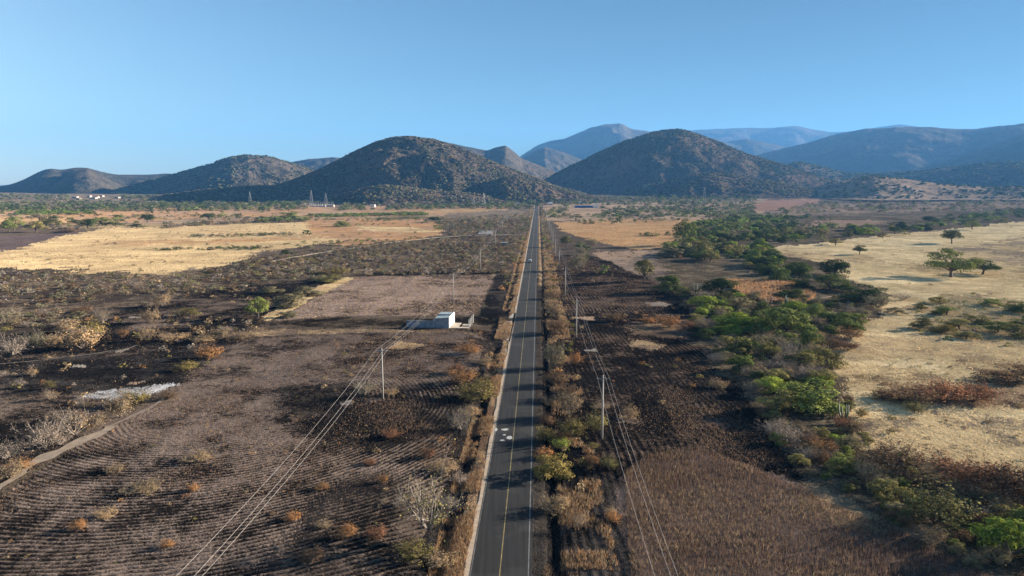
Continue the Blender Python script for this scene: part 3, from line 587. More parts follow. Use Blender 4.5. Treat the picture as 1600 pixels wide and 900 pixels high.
for a in [
 (1006, 442, 38, 42, 'loose', 'olive', CF), (1042, 460, 48, 33, 'round', 'dark', CF, 1), (1125, 466, 58, 34, 'round', 'dark', GB, 1), (1105, 490, 64, 28, 'dome', 'bright', GB, 1),
 (1068, 466, 30, 20, 'flat', 'olive', GB), (945, 428, 20, 17, 'dome', 'mid', CF), (903, 424, 34, 30, 'dry', 'greyolive', CF), (1150, 522, 78, 36, 'round', 'bright', GB, 1),
 (1146, 558, 64, 38, 'dome', 'olive', GB), (1155, 487, 44, 26, 'dome', 'greyolive', GB), (1176, 474, 26, 16, 'loose', 'greyolive', GB), (1203, 500, 32, 22, 'dome', 'mid', GB),
 (1225, 530, 84, 50, 'round', 'mid', GB, 1), (1307, 518, 70, 32, 'dome', 'dark', GB, 1), (1198, 562, 36, 32, 'dome', 'olive', GB), (1233, 574, 50, 44, 'twig', 'grey', GB),
 (1265, 550, 38, 38, 'round', 'mid', GB), (1288, 574, 54, 32, 'dome', 'olive', GB), (1185, 594, 34, 22, 'dome', 'greyolive', GB), (1215, 606, 46, 32, 'dome', 'olive', GB),
 (1255, 602, 44, 32, 'twig', 'grey', GB), (1182, 622, 42, 28, 'twig', 'tan', GB), (1216, 655, 62, 46, 'loose', 'olive', GB), (1270, 660, 108, 68, 'dome', 'mid', GB, 1),
 (1210, 690, 50, 28, 'twig', 'grey', GB), (1148, 564, 18, 10, 'dry', 'orange', GB), (1120, 610, 34, 18, 'dry', 'tan', CF), (1230, 702, 60, 40, 'twig', 'grey', GB),
 (1246, 735, 32, 24, 'dome', 'olive', GB), (1310, 704, 34, 22, 'dome', 'bright', GB), (1282, 716, 40, 24, 'dry', 'orange', GB), (1318, 742, 46, 34, 'dome', 'mid', GB),
 (1352, 762, 42, 42, 'twig', 'greyolive', GB), (1330, 705, 26, 20, 'dry', 'olive', GB), (1395, 754, 88, 52, 'dry', 'brown', GB), (1386, 790, 56, 36, 'dome', 'olive', GB), (1458, 834, 96, 68, 'dry', 'olive', GB, 1),
 (1500, 770, 90, 44, 'dry', 'rust', GB), (1555, 785, 80, 52, 'dry', 'rust', GB), (1600, 800, 80, 60, 'dry', 'brown', GB), (1530, 818, 40, 28, 'twig', 'grey', GB), (1575, 834, 62, 44, 'dome', 'yellow', GB), (1572, 893, 92, 72, 'dome', 'bright', GB, 1), (1620, 850, 60, 50, 'round', 'mid', GB),
 (1408, 638, 74, 26, 'dry', 'brown', SF), (1468, 636, 80, 34, 'dry', 'rust', SF), (1522, 632, 60, 32, 'dry', 'rust', SF), (1380, 628, 40, 14, 'dry', 'brown', SF), (1428, 646, 32, 15, 'dry', 'olive', SF),
 (1345, 655, 20, 14, 'dry', 'yellow', SF), (1560, 602, 70, 20, 'flat', 'brown', SF), (1610, 598, 60, 24, 'dry', 'brown', SF),
 (1248, 438, 44, 30, 'round', 'dark', GB, 1), (1215, 444, 40, 30, 'dome', 'mid', GB), (1303, 432, 52, 28, 'round', 'dark', GB, 1), (1297, 458, 56, 32, 'dome', 'mid', GB), (1252, 457, 48, 24, 'dome', 'dark', GB),
 (1352, 474, 76, 32, 'dome', 'dark', GB, 1), (1372, 484, 42, 20, 'dry', 'greyolive', GB), (1335, 492, 44, 16, 'twig', 'grey', GB), (1330, 530, 36, 16, 'dry', 'orange', GB), (1325, 548, 34, 16, 'dry', 'rust', GB), (1190, 545, 40, 22, 'dome', 'dark', GB),
 (1170, 505, 44, 24, 'dome', 'dark', GB), (1085, 505, 32, 18, 'dome', 'olive', GB), (1270, 500, 44, 30, 'dome', 'mid', GB), (1240, 492, 40, 24, 'round', 'bright', GB), (1300, 545, 36, 20, 'dry', 'brown', GB),
 (1486, 434, 70, 46, 'loose', 'mid', SF, 1), (1535, 428, 44, 21, 'umbrella', 'dark', SF, 1), (1487, 381, 26, 21, 'umbrella', 'dark', SF, 1), (1519, 359, 20, 11, 'umbrella', 'mid', SF), (1343, 398, 21, 14, 'umbrella', 'dark', SF, 1), (1305, 383, 20, 11, 'umbrella', 'olive', SF),
 (1398, 367, 22, 12, 'umbrella', 'dark', SF), (1412, 369, 14, 8, 'umbrella', 'olive', SF), (1568, 349, 16, 7, 'umbrella', 'olive', SF), (1380, 373, 20, 8, 'flat', 'olive', SF), (1069, 384, 40, 45, 'loose', 'mid', GB, 1), (1090, 400, 60, 30, 'dome', 'olive', GB), (1050, 402, 44, 20, 'dome', 'greyolive', GB),
 (1440, 512, 30, 20, 'dome', 'olive', SF), (1478, 492, 34, 16, 'dome', 'mid', SF), (1500, 515, 46, 18, 'flat', 'olive', SF), (1530, 506, 34, 16, 'dome', 'olive', SF), (1560, 520, 40, 18, 'flat', 'mid', SF), (1590, 490, 40, 18, 'dome', 'mid', SF), (1585, 528, 44, 20, 'dome', 'olive', SF), (1465, 475, 30, 12, 'flat', 'olive', SF), (1545, 480, 36, 12, 'flat', 'mid', SF), (1510, 530, 40, 14, 'flat', 'olive', SF), (1605, 510, 40, 20, 'dome', 'mid', SF), (1475, 520, 34, 14, 'dome', 'yellow', SF),
 (1410, 470, 30, 12, 'twig', 'grey', SF), (1400, 490, 30, 12, 'flat', 'greyolive', SF),
 # left of the road
 (404, 501, 36, 36, 'loose', 'mid', BS, 1), (455, 484, 52, 26, 'dome', 'greyolive', BS), (480, 465, 48, 20, 'dome', 'greyolive', BS), (450, 500, 34, 14, 'dome', 'greyolive', BS), (510, 442, 50, 16, 'dome', 'olive', BS), (528, 430, 40, 12, 'dry', 'yellow', BS), (425, 460, 40, 14, 'dome', 'greyolive', BS),
 (200, 405, 1, 1, 'dry', 'olive', DS), (448, 397, 22, 9, 'dome', 'dark', DS), (300, 424, 26, 10, 'twig', 'grey', DS), (210, 448, 30, 12, 'twig', 'grey', DS),
 (128, 548, 56, 38, 'dry', 'tan', BS), (145, 528, 44, 26, 'dry', 'yellow', BS), (80, 540, 36, 16, 'dry', 'tan', BS), (105, 520, 34, 20, 'dry', 'tan', BS), (160, 505, 24, 22, 'twig', 'tan', BS), (230, 535, 26, 22, 'dry', 'tan', BS), (192, 528, 18, 12, 'dry', 'orange', BS), (238, 505, 30, 24, 'dry', 'tan', BS), (295, 495, 36, 14, 'dry', 'yellow', BS), (255, 480, 26, 20, 'dry', 'tan', BS), (270, 538, 46, 14, 'dry', 'tan', BS),
 (20, 560, 56, 34, 'twig', 'grey', BS), (55, 545, 44, 26, 'dry', 'greyolive', BS), (10, 510, 40, 24, 'dry', 'greyolive', BS), (345, 535, 34, 20, 'dry', 'tan', BS), (325, 565, 44, 24, 'dry', 'orange', BS), (293, 585, 34, 16, 'dry', 'yellow', BS), (320, 540, 40, 14, 'dry', 'tan', BS), (380, 535, 40, 14, 'dry', 'tan', BS), (355, 522, 28, 10, 'twig', 'grey', BS),
 (72, 710, 60, 46, 'twig', 'grey', BS), (118, 690, 56, 44, 'twig', 'tan', BS), (95, 700, 36, 26, 'twig', 'grey', BS), (10, 725, 44, 32, 'twig', 'grey', BS), (15, 752, 44, 22, 'dry', 'tan', BS), (188, 658, 40, 38, 'dry', 'tan', BS), (210, 640, 44, 26, 'dry', 'yellow', BS), (150, 672, 30, 20, 'dry', 'tan', BS), (78, 630, 26, 16, 'twig', 'tan', BS), (140, 640, 20, 10, 'dry', 'tan', BS), (262, 630, 30, 14, 'dry', 'brown', BS), (30, 740, 36, 14, 'dry', 'orange', BS),
 (745, 632, 66, 36, 'dry', 'yellow', LV), (722, 606, 50, 28, 'dry', 'orange', LV), (752, 606, 36, 18, 'dry', 'yellow', LV), (722, 682, 48, 44, 'twig', 'greyolive', LV), (735, 655, 36, 20, 'dry', 'tan', LV), (673, 876, 104, 128, 'bare', 'olive', LV, 1), (645, 890, 60, 36, 'dry', 'yellow', LV), (690, 895, 50, 30, 'dry', 'tan', LV), (543, 857, 32, 24, 'dry', 'orange', BF), (458, 822, 26, 17, 'dry', 'orange', BF), (503, 774, 24, 13, 'dry', 'orange', BF), (610, 694, 36, 18, 'dry', 'rust', BF), (578, 733, 24, 12, 'dry', 'rust', BF), (670, 725, 30, 18, 'dry', 'rust', LV), (695, 750, 56, 26, 'dry', 'tan', LV), (590, 855, 34, 20, 'dry', 'rust', BF), (505, 835, 26, 12, 'dry', 'tan', BF), (490, 895, 40, 18, 'dry', 'brown', BF), (720, 760, 44, 30, 'twig', 'grey', LV), (700, 800, 44, 30, 'twig', 'grey', LV), (625, 800, 30, 20, 'twig', 'grey', BF), (735, 560, 40, 20, 'dry', 'orange', LV), (712, 590, 36, 18, 'dry', 'rust', LV), (757, 575, 30, 16, 'dry', 'tan', LV),
 (303, 773, 18, 15, 'dry', 'orange', BF), (290, 785, 16, 10, 'dry', 'rust', BF), (125, 838, 22, 16, 'dry', 'orange', BF), (262, 866, 20, 14, 'dry', 'orange', BF), (180, 742, 26, 12, 'dry', 'tan', BF), (225, 782, 56, 18, 'dry', 'tan', BF), (165, 818, 30, 16, 'dry', 'tan', BF), (310, 730, 44, 16, 'dry', 'tan', BF), (570, 628, 50, 30, 'twig', 'greyolive', BF), (610, 625, 30, 14, 'dry', 'tan', BF),
 (852, 694, 36, 28, 'dry', 'yellow', RV), (857, 634, 24, 18, 'dry', 'tan', RV), (888, 656, 44, 40, 'dry', 'tan', RV), (893, 692, 48, 36, 'dry', 'yellow', RV), (868, 754, 74, 52, 'dome', 'yellow', RV, 1), (850, 722, 34, 22, 'dry', 'orange', RV), (866, 808, 52, 38, 'dry', 'tan', RV), (930, 682, 40, 34, 'dry', 'olive', RV), (925, 737, 30, 20, 'dry', 'orange', RV), (950, 738, 30, 22, 'dry', 'olive', RV), (878, 705, 30, 20, 'dry', 'bright', RV), (905, 830, 26, 28, 'twig', 'tan', RV),
 (865, 498, 38, 32, 'dry', 'tan', RV), (868, 525, 44, 26, 'dry', 'brown', RV), (865, 577, 38, 46, 'dry', 'greyolive', RV), (870, 606, 46, 30, 'dry', 'brown', RV), (885, 630, 44, 24, 'dry', 'brown', RV), (860, 470, 30, 16, 'dry', 'brown', RV), (900, 575, 24, 24, 'dry', 'orange', RV), (960, 505, 30, 18, 'dry', 'brown', CF), (1045, 515, 44, 20, 'dry', 'orange', CF), (1012, 508, 26, 14, 'dry', 'orange', CF), (1075, 520, 30, 18, 'dry', 'rust', CF), (938, 645, 30, 8, 'dry', 'tan', RV), (983, 660, 30, 24, 'dry', 'tan', CF), (855, 665, 26, 22, 'dry', 'brown', RV),
 (925, 384, 24, 14, 'dry', 'greyolive', CF), (908, 398, 20, 12, 'dry', 'greyolive', CF), (884, 386, 22, 18, 'umbrella', 'olive', CF), (905, 389, 18, 14, 'dome', 'mid', CF), (918, 394, 20, 12, 'dome', 'dark', CF), (850, 374, 10, 8, 'dome', 'mid', RV), (966, 350, 16, 12, 'umbrella', 'dark', CF),
 (14, 363, 20, 13, 'umbrella', 'mid', 'on the left plain'), (22, 362, 26, 18, 'umbrella', 'mid', 'on the left plain'), (57, 364, 26, 16, 'umbrella', 'olive', 'on the left plain'), (88, 347, 20, 11, 'dome', 'dark', 'on the left plain'), (138, 358, 28, 15, 'umbrella', 'dark', 'on the left plain'), (160, 353, 30, 14, 'dome', 'mid', 'on the left plain'), (184, 345, 14, 9, 'dome', 'bright', 'on the left plain'), (230, 349, 22, 14, 'umbrella', 'dark', 'on the left plain'), (215, 356, 26, 6, 'flat', 'dark', 'on the left plain'), (110, 348, 16, 9, 'umbrella', 'mid', 'on the left plain'), (118, 349, 18, 6, 'dome', 'dark', 'on the left plain'), (73, 355, 30, 12, 'umbrella', 'olive', 'on the left plain'), (62, 346, 22, 12, 'loose', 'greyolive', 'on the left plain'),
 (110, 363, 30, 6, 'flat', 'brown', 'on the left plain'), (105, 365, 26, 5, 'dry', 'brown', 'on the left plain'), (325, 344, 20, 11, 'umbrella', 'dark', 'on the left plain'), (347, 340, 14, 10, 'dome', 'mid', 'on the left plain'), (478, 368, 18, 12, 'dome', 'dark', 'on the left plain'), (532, 354, 30, 10, 'dome', 'mid', 'on the left plain'), (560, 353, 18, 5, 'dome', 'olive', 'on the left plain'), (684, 358, 20, 9, 'dome', 'bright', 'on the left plain'), (680, 348, 24, 10, 'umbrella', 'dark', 'on the left plain'), (450, 342, 40, 15, 'dome', 'mid', 'on the left plain')]:
    if a[2] > 3: E(*a)
def scat(px, n, opts, wr, hr, zone, world=False, mask=None, seed=0):
    """n plants over a patch; opts = [(shape, colour, weight)]; sizes in metres"""
    P = px if world else wpoly(px); A = np.array(P); r = np.random.default_rng(seed+len(PL)); k = 0
    pr = np.array([o_[2] for o_ in opts], float); pr /= pr.sum()
    for _ in range(60):
        xs = r.uniform(A[:, 0].min(), A[:, 0].max(), n*2); ys = r.uniform(A[:, 1].min(), A[:, 1].max(), n*2)
        m = pip(xs, ys, P); o_ = road_off(xs, ys); m &= (o_ < RL-2.2) | (o_ > RR+2.2)
        if mask is not None: m &= mask(xs, ys, r)
        for x, y in zip(xs[m], ys[m]):
            i = r.choice(len(opts), p=pr); s = r.random()**1.6
            w = wr[0]+(wr[1]-wr[0])*s; h = hr[0]+(hr[1]-hr[0])*s*r.uniform(.7, 1.1)
            put(float(x), float(y), w*r.uniform(.85, 1.15), h, opts[i][0], opts[i][1], zone); k += 1
            if k >= n: return
clump = lambda s, th, sd: (lambda x, y, r: fbm(x, y, s, 2, sd) > th*r.uniform(.4, 1.6, len(x)))
G = [('round', 'mid', 3), ('dome', 'dark', 3), ('round', 'dark', 2), ('dome', 'olive', 3), ('loose', 'olive', 2), ('round', 'bright', 1.6), ('dome', 'bright', 1), ('umbrella', 'dark', 1), ('loose', 'greyolive', 1)]
DRY = [('dry', 'brown', 5), ('dry', 'tan', 2), ('twig', 'grey', 3), ('dry', 'greyolive', 3), ('dry', 'olive', 1), ('dome', 'greyolive', .8)]
OR = [('dry', 'orange', 2), ('dry', 'tan', 3), ('dry', 'brown', 3), ('twig', 'tan', 1), ('dry', 'yellow', 1.5)]
scat([(1035, 395), (1080, 352), (1130, 342), (1200, 336), (1235, 352), (1270, 372), (1195, 386), (1250, 428), (1190, 432), (1140, 415), (1060, 404)], 480, G, (8, 16), (4.5, 8), GB)
scat([(1200, 336), (1290, 340), (1390, 352), (1600, 326), (2100, 320), (2100, 336), (1600, 342), (1470, 356), (1400, 364), (1280, 378), (1240, 352)], 620, G, (9, 18), (4.5, 8.5), GB)
scat([(1085, 470), (1200, 460), (1300, 470), (1390, 470), (1340, 512), (1300, 560), (1305, 610), (1200, 620), (1110, 560), (1080, 510)], 170, G+DRY[1:4], (3.5, 9), (2.2, 5.0), GB)
scat([(1180, 640), (1330, 620), (1350, 690), (1450, 720), (1620, 770), (1800, 1000), (1500, 880), (1380, 810), (1260, 745), (1200, 690)], 170, DRY+[('dome', 'olive', 4), ('dome', 'mid', 4), ('dry', 'rust', 2)], (1.6, 4.4), (1.0, 2.8), GB)
scat([(1420, 480), (1500, 462), (1700, 465), (1700, 540), (1560, 540), (1430, 525)], 60, [('dome', 'olive', 3), ('flat', 'mid', 2), ('dry', 'yellow', 1), ('dry', 'olive', 2), ('twig', 'grey', 1)], (2, 5), (1.0, 2.4), SF)
scat([(1310, 560), (1600, 560), (1900, 600), (1900, 760), (1600, 748), (1450, 715), (1340, 690)], 230, [('dry', 'tan', 3), ('dry', 'brown', 2), ('dry', 'yellow', 2), ('twig', 'grey', 1)], (.8, 2.2), (.4, 1.0), SF)
scat([(1210, 395), (1400, 372), (1620, 350), (1900, 350), (1900, 460), (1400, 455), (1340, 430)], 110, [('dry', 'brown', 3), ('dry', 'greyolive', 2), ('twig', 'grey', 2), ('flat', 'olive', 1)], (.9, 2.8), (.4, 1.2), SF)
scat([(1110, 500), (1200, 480), (1300, 500), (1300, 610), (1210, 620), (1130, 560)], 45, [('twig', 'grey', 3), ('twig', 'tan', 2), ('dry', 'tan', 2)], (3, 6.5), (2, 3.6), GB)
scat([(1420, 395), (1700, 372), (1800, 400), (1600, 415)], 70, DRY, (1.5, 4), (.8, 1.6), SF)
scat([(-700, 600), (0, 520), (120, 500), (300, 462), (430, 440), (540, 430), (790, 427), (806, 395), (812, 370), (700, 373), (560, 384), (470, 390), (385, 408), (275, 430), (60, 424), (-700, 440)], 3600, DRY, (2, 5.6), (1.0, 2.8), DS, mask=clump(30, -.3, 41))
scat([(545, 432), (790, 428), (806, 395), (812, 370), (700, 373), (560, 384), (440, 400), (400, 430)], 1200, DRY, (2, 4.6), (1.0, 2.4), DS, mask=clump(22, -.35, 42))
scat([(-400, 700), (0, 530), (120, 502), (300, 465), (430, 442), (420, 500), (300, 580), (170, 655), (0, 760)], 190, [('dry', 'tan', 3), ('dry', 'brown', 3), ('twig', 'grey', 2), ('dry', 'yellow', 1), ('dry', 'orange', .7)], (1.0, 3.6), (.6, 2.4), BS, mask=clump(18, 0, 43))
scat([(280, 600), (400, 520), (780, 515), (770, 620), (700, 900), (600, 900), (560, 650)], 130, OR, (.8, 2.2), (.4, 1.3), BF)
scat([(0, 800), (170, 675), (420, 640), (640, 680), (640, 900), (0, 900)], 70, OR, (.5, 1.3), (.3, .7), BF)
scat([(860, 420), (940, 405), (1080, 500), (1110, 590), (1000, 680), (950, 640), (900, 560)], 130, OR, (.9, 2.6), (.5, 1.5), CF, mask=clump(14, 0, 44))
scat([(930, 392), (1010, 388), (1150, 405), (1240, 440), (1120, 450), (1000, 430)], 60, DRY+OR, (1.5, 5), (.8, 2.4), CF)
for sgn, zn, pl in ((-1, LV, (2.4, 9)), (1, RV, (4.5, 13))):
    r = np.random.default_rng(99+sgn)
    for k in range(230):
        y = 55+1500*r.random()**1.25; s = r.random()
        off = (RL-pl[0]-(pl[1]-pl[0])*s**1.4) if sgn < 0 else (RR+pl[0]+(pl[1]-pl[0])*s**1.2)
        if sgn > 0 and y < 90: continue
        if sgn < 0 and (y < 330 and s < .35 or y < 150): continue
        if sgn < 0 and 195 < y < 300 and s > .0: continue
        x, yy = at_road(y, off); o_ = OR if y < 420 else OR+[('dome', 'olive', 4), ('dome', 'mid', 3)]
        i = r.choice(len(o_)); f = 1 if y < 300 else 1.5
        put(x, yy, r.uniform(1.0, 3.3)*f, r.uniform(.7, 2.1)*f, o_[i][0], o_[i][1], zn)
FAR = [('dome', 'mid', 3), ('umbrella', 'dark', 3), ('dome', 'olive', 2), ('round', 'dark', 3), ('loose', 'greyolive', 2), ('dome', 'greyolive', 2), ('round', 'mid', 2)]
LP = 'on the left plain'; RP = 'on the right plain'
def wp_(x0, x1, y0, y1): return [(x0, y0), (x1, y0), (x1, y1), (x0, y1)]
scat([(-300, 364), (0, 362), (300, 350), (440, 345), (440, 330), (0, 330), (-300, 330)], 230, FAR, (6, 13), (3, 7), LP)
scat([(400, 330), (830, 328), (830, 319), (640, 316), (400, 318), (0, 322), (0, 331)], 1300, FAR, (9, 18), (5, 10), LP)
scat([(500, 340), (670, 337), (670, 333), (480, 336)], 260, [('dome', 'bright', 2), ('dome', 'olive', 2), ('dome', 'mid', 2)], (8, 16), (3, 5), LP)
scat([(25, 338), (145, 335), (140, 329), (25, 331)], 190, [('dome', 'bright', 2), ('dome', 'mid', 2)], (8, 16), (3, 5), LP)
scat([(-300, 362), (120, 360), (330, 350), (470, 345), (690, 350), (690, 342), (400, 338), (0, 334), (-300, 334)], 420, FAR+DRY, (3, 9), (1.8, 5), LP)
scat([(545, 380), (690, 368), (690, 350), (600, 342), (480, 346), (490, 372)], 70, DRY+FAR[:3], (2, 6), (1, 3), LP)
scat([(0, 420), (270, 424), (400, 390), (480, 352), (200, 358), (0, 398)], 160, [('dry', 'brown', 3), ('dry', 'yellow', 2), ('dome', 'greyolive', 2), ('twig', 'grey', 1)], (1.2, 4), (.6, 2), LP)
scat([(250, 353), (330, 347), (480, 343), (480, 347), (330, 352), (250, 358)], 170, DRY, (5, 11), (2, 4), LP)
scat([(400, 348), (480, 346), (480, 342), (400, 343)], 90, G, (8, 14), (4, 7), LP)
scat([(300, 368), (460, 364), (460, 367), (300, 371)], 70, FAR+DRY, (4, 8), (2, 4), LP)
scat([(240, 390), (430, 385), (430, 388), (240, 392)], 60, FAR+DRY, (3.5, 7), (1.8, 3.4), LP)
scat([(700, 370), (830, 366), (833, 335), (690, 342)], 620, [('dome', 'greyolive', 3), ('dry', 'brown', 2), ('dome', 'olive', 1), ('dry', 'tan', 2), ('twig', 'grey', 2), ('dome', 'mid', .6)], (4, 8), (2, 4), LP)
scat([(560, 384), (480, 390), (430, 380), (500, 376), (700, 370)], 70, DRY+FAR, (3, 7), (1.6, 3), LP)
scat([(850, 341), (1180, 341), (1180, 322), (860, 326)], 600, FAR, (8, 16), (4, 8), RP)
scat([(880, 350), (1120, 346), (1130, 342), (900, 343)], 60, FAR, (5, 9), (3, 5), RP)
scat([(1000, 368), (1150, 362), (1100, 370), (1000, 370)], 36, FAR, (5, 9), (3, 4.5), RP)
scat([(1180, 335), (1600, 330), (2100, 328), (2100, 306), (1400, 306), (1290, 318)], 1500, FAR+DRY[:3], (9, 18), (4, 9), RP)
scat([(-600, 330), (440, 327), (620, 318), (620, 308), (-600, 300)], 3000, FAR+DRY[2:4], (10, 20), (5, 10), LP)
scat([(760, 322), (1180, 322), (1180, 308), (760, 312)], 600, FAR, (9, 20), (6, 12), RP)
for (u, v) in ((1365, 306), (1372, 306), (1358, 306), (1380, 306), (1352, 306)): E(u, v, 15, 10, 'round', 'dark', 'beside the distant ranch')
for (u, v) in ((918, 402), (884, 324), (930, 318), (1030, 313), (838, 322), (842, 321), (833, 321), (847, 320), (866, 330), (870, 325)): E(u, v, 9, 7, 'round', 'dark', RP)

# choose the 300 largest of each kind as individual things; everything beyond is one mass
vis = [p for p in PL if -60 < p['u'] < 1660 and p['v'] < 935 and p['d'] > 0 and p['px'] > 1.0]
rank = lambda k: sorted([p for p in vis if p['kind'] == k], key=lambda p: -(p['px'] + (1000 if p['key'] else 0)))
T_, Sh = rank('tree'), rank('shrub'); IND = T_[:300]+Sh[:300]; ids = set(id(p) for p in IND)
REST = [p for p in PL if id(p) not in ids]

LMK = [(697, 500, 'the white shed'), (828, 408, 'the white car'), (942, 694, 'the nearest right-hand pole'), (901, 529, 'the second right-hand pole'), (882, 461, 'the third right-hand pole'),
       (598, 628, 'the nearest left-hand pole'), (708, 476, 'the pole behind the shed'), (230, 608, 'the white ash patch'), (600, 465, 'the square stubble field'), (1270, 650, 'the big spreading tree'),
       (790, 510, 'the gravel apron'), (787, 680, 'the white paint blotches'), (20, 890, 'the bottom left corner'), (1580, 890, 'the bottom right corner'), (20, 500, 'the left picture edge'), (1590, 620, 'the right picture edge'),
       (1487, 432, 'the lone field tree'), (918, 322, 'the blue building'), (500, 318, 'the substation'), (200, 400, 'the left straw field'), (1150, 820, 'the brown weed field'), (90, 710, 'the dirt track'),
       (1069, 384, 'the tall belt tree'), (1365, 306, 'the distant ranch'), (140, 300, 'the hillside village'), (1042, 455, 'the dark round tree'), (1125, 460, 'the taller cactus'), (403, 490, 'the solitary green tree'), (600, 360, 'the orange field'), (1240, 320, 'the reddish field'), (960, 360, 'the tall orange grass')]
SHW = {'round': 'rounded tree', 'umbrella': 'flat-topped tree', 'loose': 'loose-crowned tree', 'dome': 'domed tree', 'flat': 'low spreading tree', 'dry': 'dry bush', 'twig': 'leafless shrub', 'bare': 'bare tree'}
CW = {'bright': 'bright green', 'mid': 'green', 'dark': 'dark green', 'olive': 'olive', 'greyolive': 'grey-green', 'grey': 'grey', 'tan': 'pale tan', 'yellow': 'yellowish', 'orange': 'orange', 'brown': 'brown', 'rust': 'rusty red'}
ORD = ['', 'second', 'third', 'fourth', 'fifth', 'sixth', 'seventh', 'eighth', 'ninth', 'tenth', 'eleventh', 'twelfth', 'thirteenth', 'fourteenth', 'fifteenth', 'sixteenth', 'seventeenth', 'eighteenth', 'nineteenth', 'twentieth']
def rel(u, v):
    best = None
    for lu, lv, nm in LMK:
        d = math.hypot(u-lu, (v-lv)*2.2)
        if d > 6 and (best is None or d < best[0]): best = (d, lu, lv, nm)
    d, lu, lv, nm = best; du, dv = u-lu, (v-lv)*2.2
    return (('right of ' if du > 0 else 'left of ') if abs(du) > abs(dv) else ('below ' if dv > 0 else 'behind '))+nm
SPECIAL = {(1270, 660): 'big spreading green tree with exposed limbs at the straw field edge', (1486, 433): 'large lone green tree with wide crown standing on the straw field',
           (673, 876): 'tall bare blackened tree with sparse crown beside the road at the bottom', (1069, 384): 'tallest loose-crowned tree standing up from the green belt', (404, 501): 'solitary leafy green tree at the corner of the square stubble field', (1572, 893): 'brightest green domed tree filling the bottom right corner'}
by = {}
for p in IND:
    n = SHW[p['shape']]
    if p['kind'] == 'shrub' and p['shape'] not in ('dry', 'twig'): n = n.replace('tree', 'bush')
    sz = 'large' if p['w'] > 8 else 'mid-sized' if p['w'] > 4 else 'small' if p['w'] > 1.8 else 'tiny'
    p['lab'] = '%s %s %s %s %s' % (sz, CW[p['col']], n, p['zone'], rel(p['u'], p['v']-p['px']*.3)); by.setdefault(p['lab'], []).append(p)
for l, ps in by.items():
    ps.sort(key=lambda p: p['d'])
    if len(ps) > 1:
        for i, p in enumerate(ps): p['lab'] = (ORD[min(i, 19)]+' ' if i else '')+'nearest '+l
for p in IND:
    q = p['lab'].split()
    if len(q) > 16: q = [k for k in q if k != 'the']
    p['lab'] = ' '.join(q[:16])
for p in IND:
    r = random.Random(int(p['x']*10)+int(p['y'])); var = r.randrange(3)
    cm, wm, jm = proto(p['shape'], p['col'], var); tree = p['kind'] == 'tree'
    nm = 'bare_tree' if p['shape'] == 'bare' else ('green_tree' if tree else 'leafless_shrub' if p['shape'] == 'twig' else 'dry_bush')
    if p['px'] > 13:
        o = empty(nm, (p['x'], p['y'], p['z']-.05), r.uniform(0, 6.28))
        a = link('crown' if tree or p['shape'] == 'bare' else 'foliage', cm, o); b = link('trunk' if tree or p['shape'] == 'bare' else 'branches', wm, o)
        o.scale = (p['w'], p['w'], p['h'])
    else:
        o = link(nm, jm, None, (p['x'], p['y'], p['z']-.05)); o.rotation_euler = (0, 0, r.uniform(0, 6.28)); o.scale = (p['w'], p['w'], p['h'])
    lab = p['lab']
    for (su, sv), t_ in SPECIAL.items():
        if p['key'] and abs(p['u']-su) < 8 and abs(p['v']-sv) < 45 and (sv-p['v']) > -3 and p['px'] > 30: lab = t_
    tag(o, lab, 'tree' if tree or p['shape'] == 'bare' else 'bush', {'green_tree': 'trees '+p['zone'], 'bare_tree': 'trees '+p['zone'], 'leafless_shrub': 'leafless shrubs '+p['zone'], 'dry_bush': 'dry bushes '+p['zone']}[nm])

# ------------------------------------------------------------------ the masses: distant woodland, scrub, hillside scrub
def merge(name, V0, F0, nf, P, tints, lv0, mat, smooth=False):
    """copies of one small shape: P = x y z w h rot"""
    n = len(P); c, s = np.cos(P[:, 5])[:, None], np.sin(P[:, 5])[:, None]
    X = V0[None, :, 0]*P[:, 3:4]; Y = V0[None, :, 1]*P[:, 3:4]
    V = np.stack([P[:, 0:1]+X*c-Y*s, P[:, 1:2]+X*s+Y*c, P[:, 2:3]+V0[None, :, 2]*P[:, 4:5]], -1).reshape(-1, 3)
    ff = (F0[None, :]+np.arange(n)[:, None]*len(V0)).ravel(); sz = np.tile(nf, n)
    ti = np.repeat(np.concatenate([tints, np.ones((n, 1))], 1), len(V0), 0); lv = np.tile(lv0, n)
    return V, ff, sz, ti, lv
def join_stuff(name, parts, mat, kind='stuff', smooth=False):
    Vs, Fs, Zs, Ts, Ls = [], [], [], [], []; b = 0
    for V, ff, sz, ti, lv in parts: Vs.append(V); Fs.append(ff+b); Zs.append(sz); Ts.append(ti); Ls.append(lv); b += len(V)
    me = mesh_np(name, np.concatenate(Vs), np.concatenate(Fs), np.concatenate(Zs), [mat], None, smooth, {'tint': ('FLOAT_COLOR', np.concatenate(Ts)), 'leafvar': ('FLOAT', np.concatenate(Ls))})
    return tag(link(name, me), kind=kind)
def low(seed, shape, n, size):
    V, lv, L = crown(seed, shape, n, size); nq = len(V)//4; return V, np.arange(nq*4), np.full(nq, 4), lv
LOW = [low(200+i, s, 110, .085) for i, s in enumerate(('dome', 'round', 'flat', 'loose'))]
LOWD = [low(220+i, s, 70, .085) for i, s in enumerate(('dome', 'loose', 'flat'))]
def mass(name, ps, protos):
    parts = []; r = np.random.default_rng(5)
    for i, (V0, F0, nf, lv0) in enumerate(protos):
        q = [p for j, p in enumerate(ps) if j % len(protos) == i]
        if not q: continue
        P = np.array([(p['x'], p['y'], p['z']-.1, p['w'], p['h'], r.uniform(0, 6.28)) for p in q])
        T = np.array([COL[p['col']] for p in q])*r.uniform(.65, 1.3, (len(q), 1)); parts.append(merge(name, V0, F0, nf, P, T, lv0, None))
    join_stuff(name, parts, LMT)
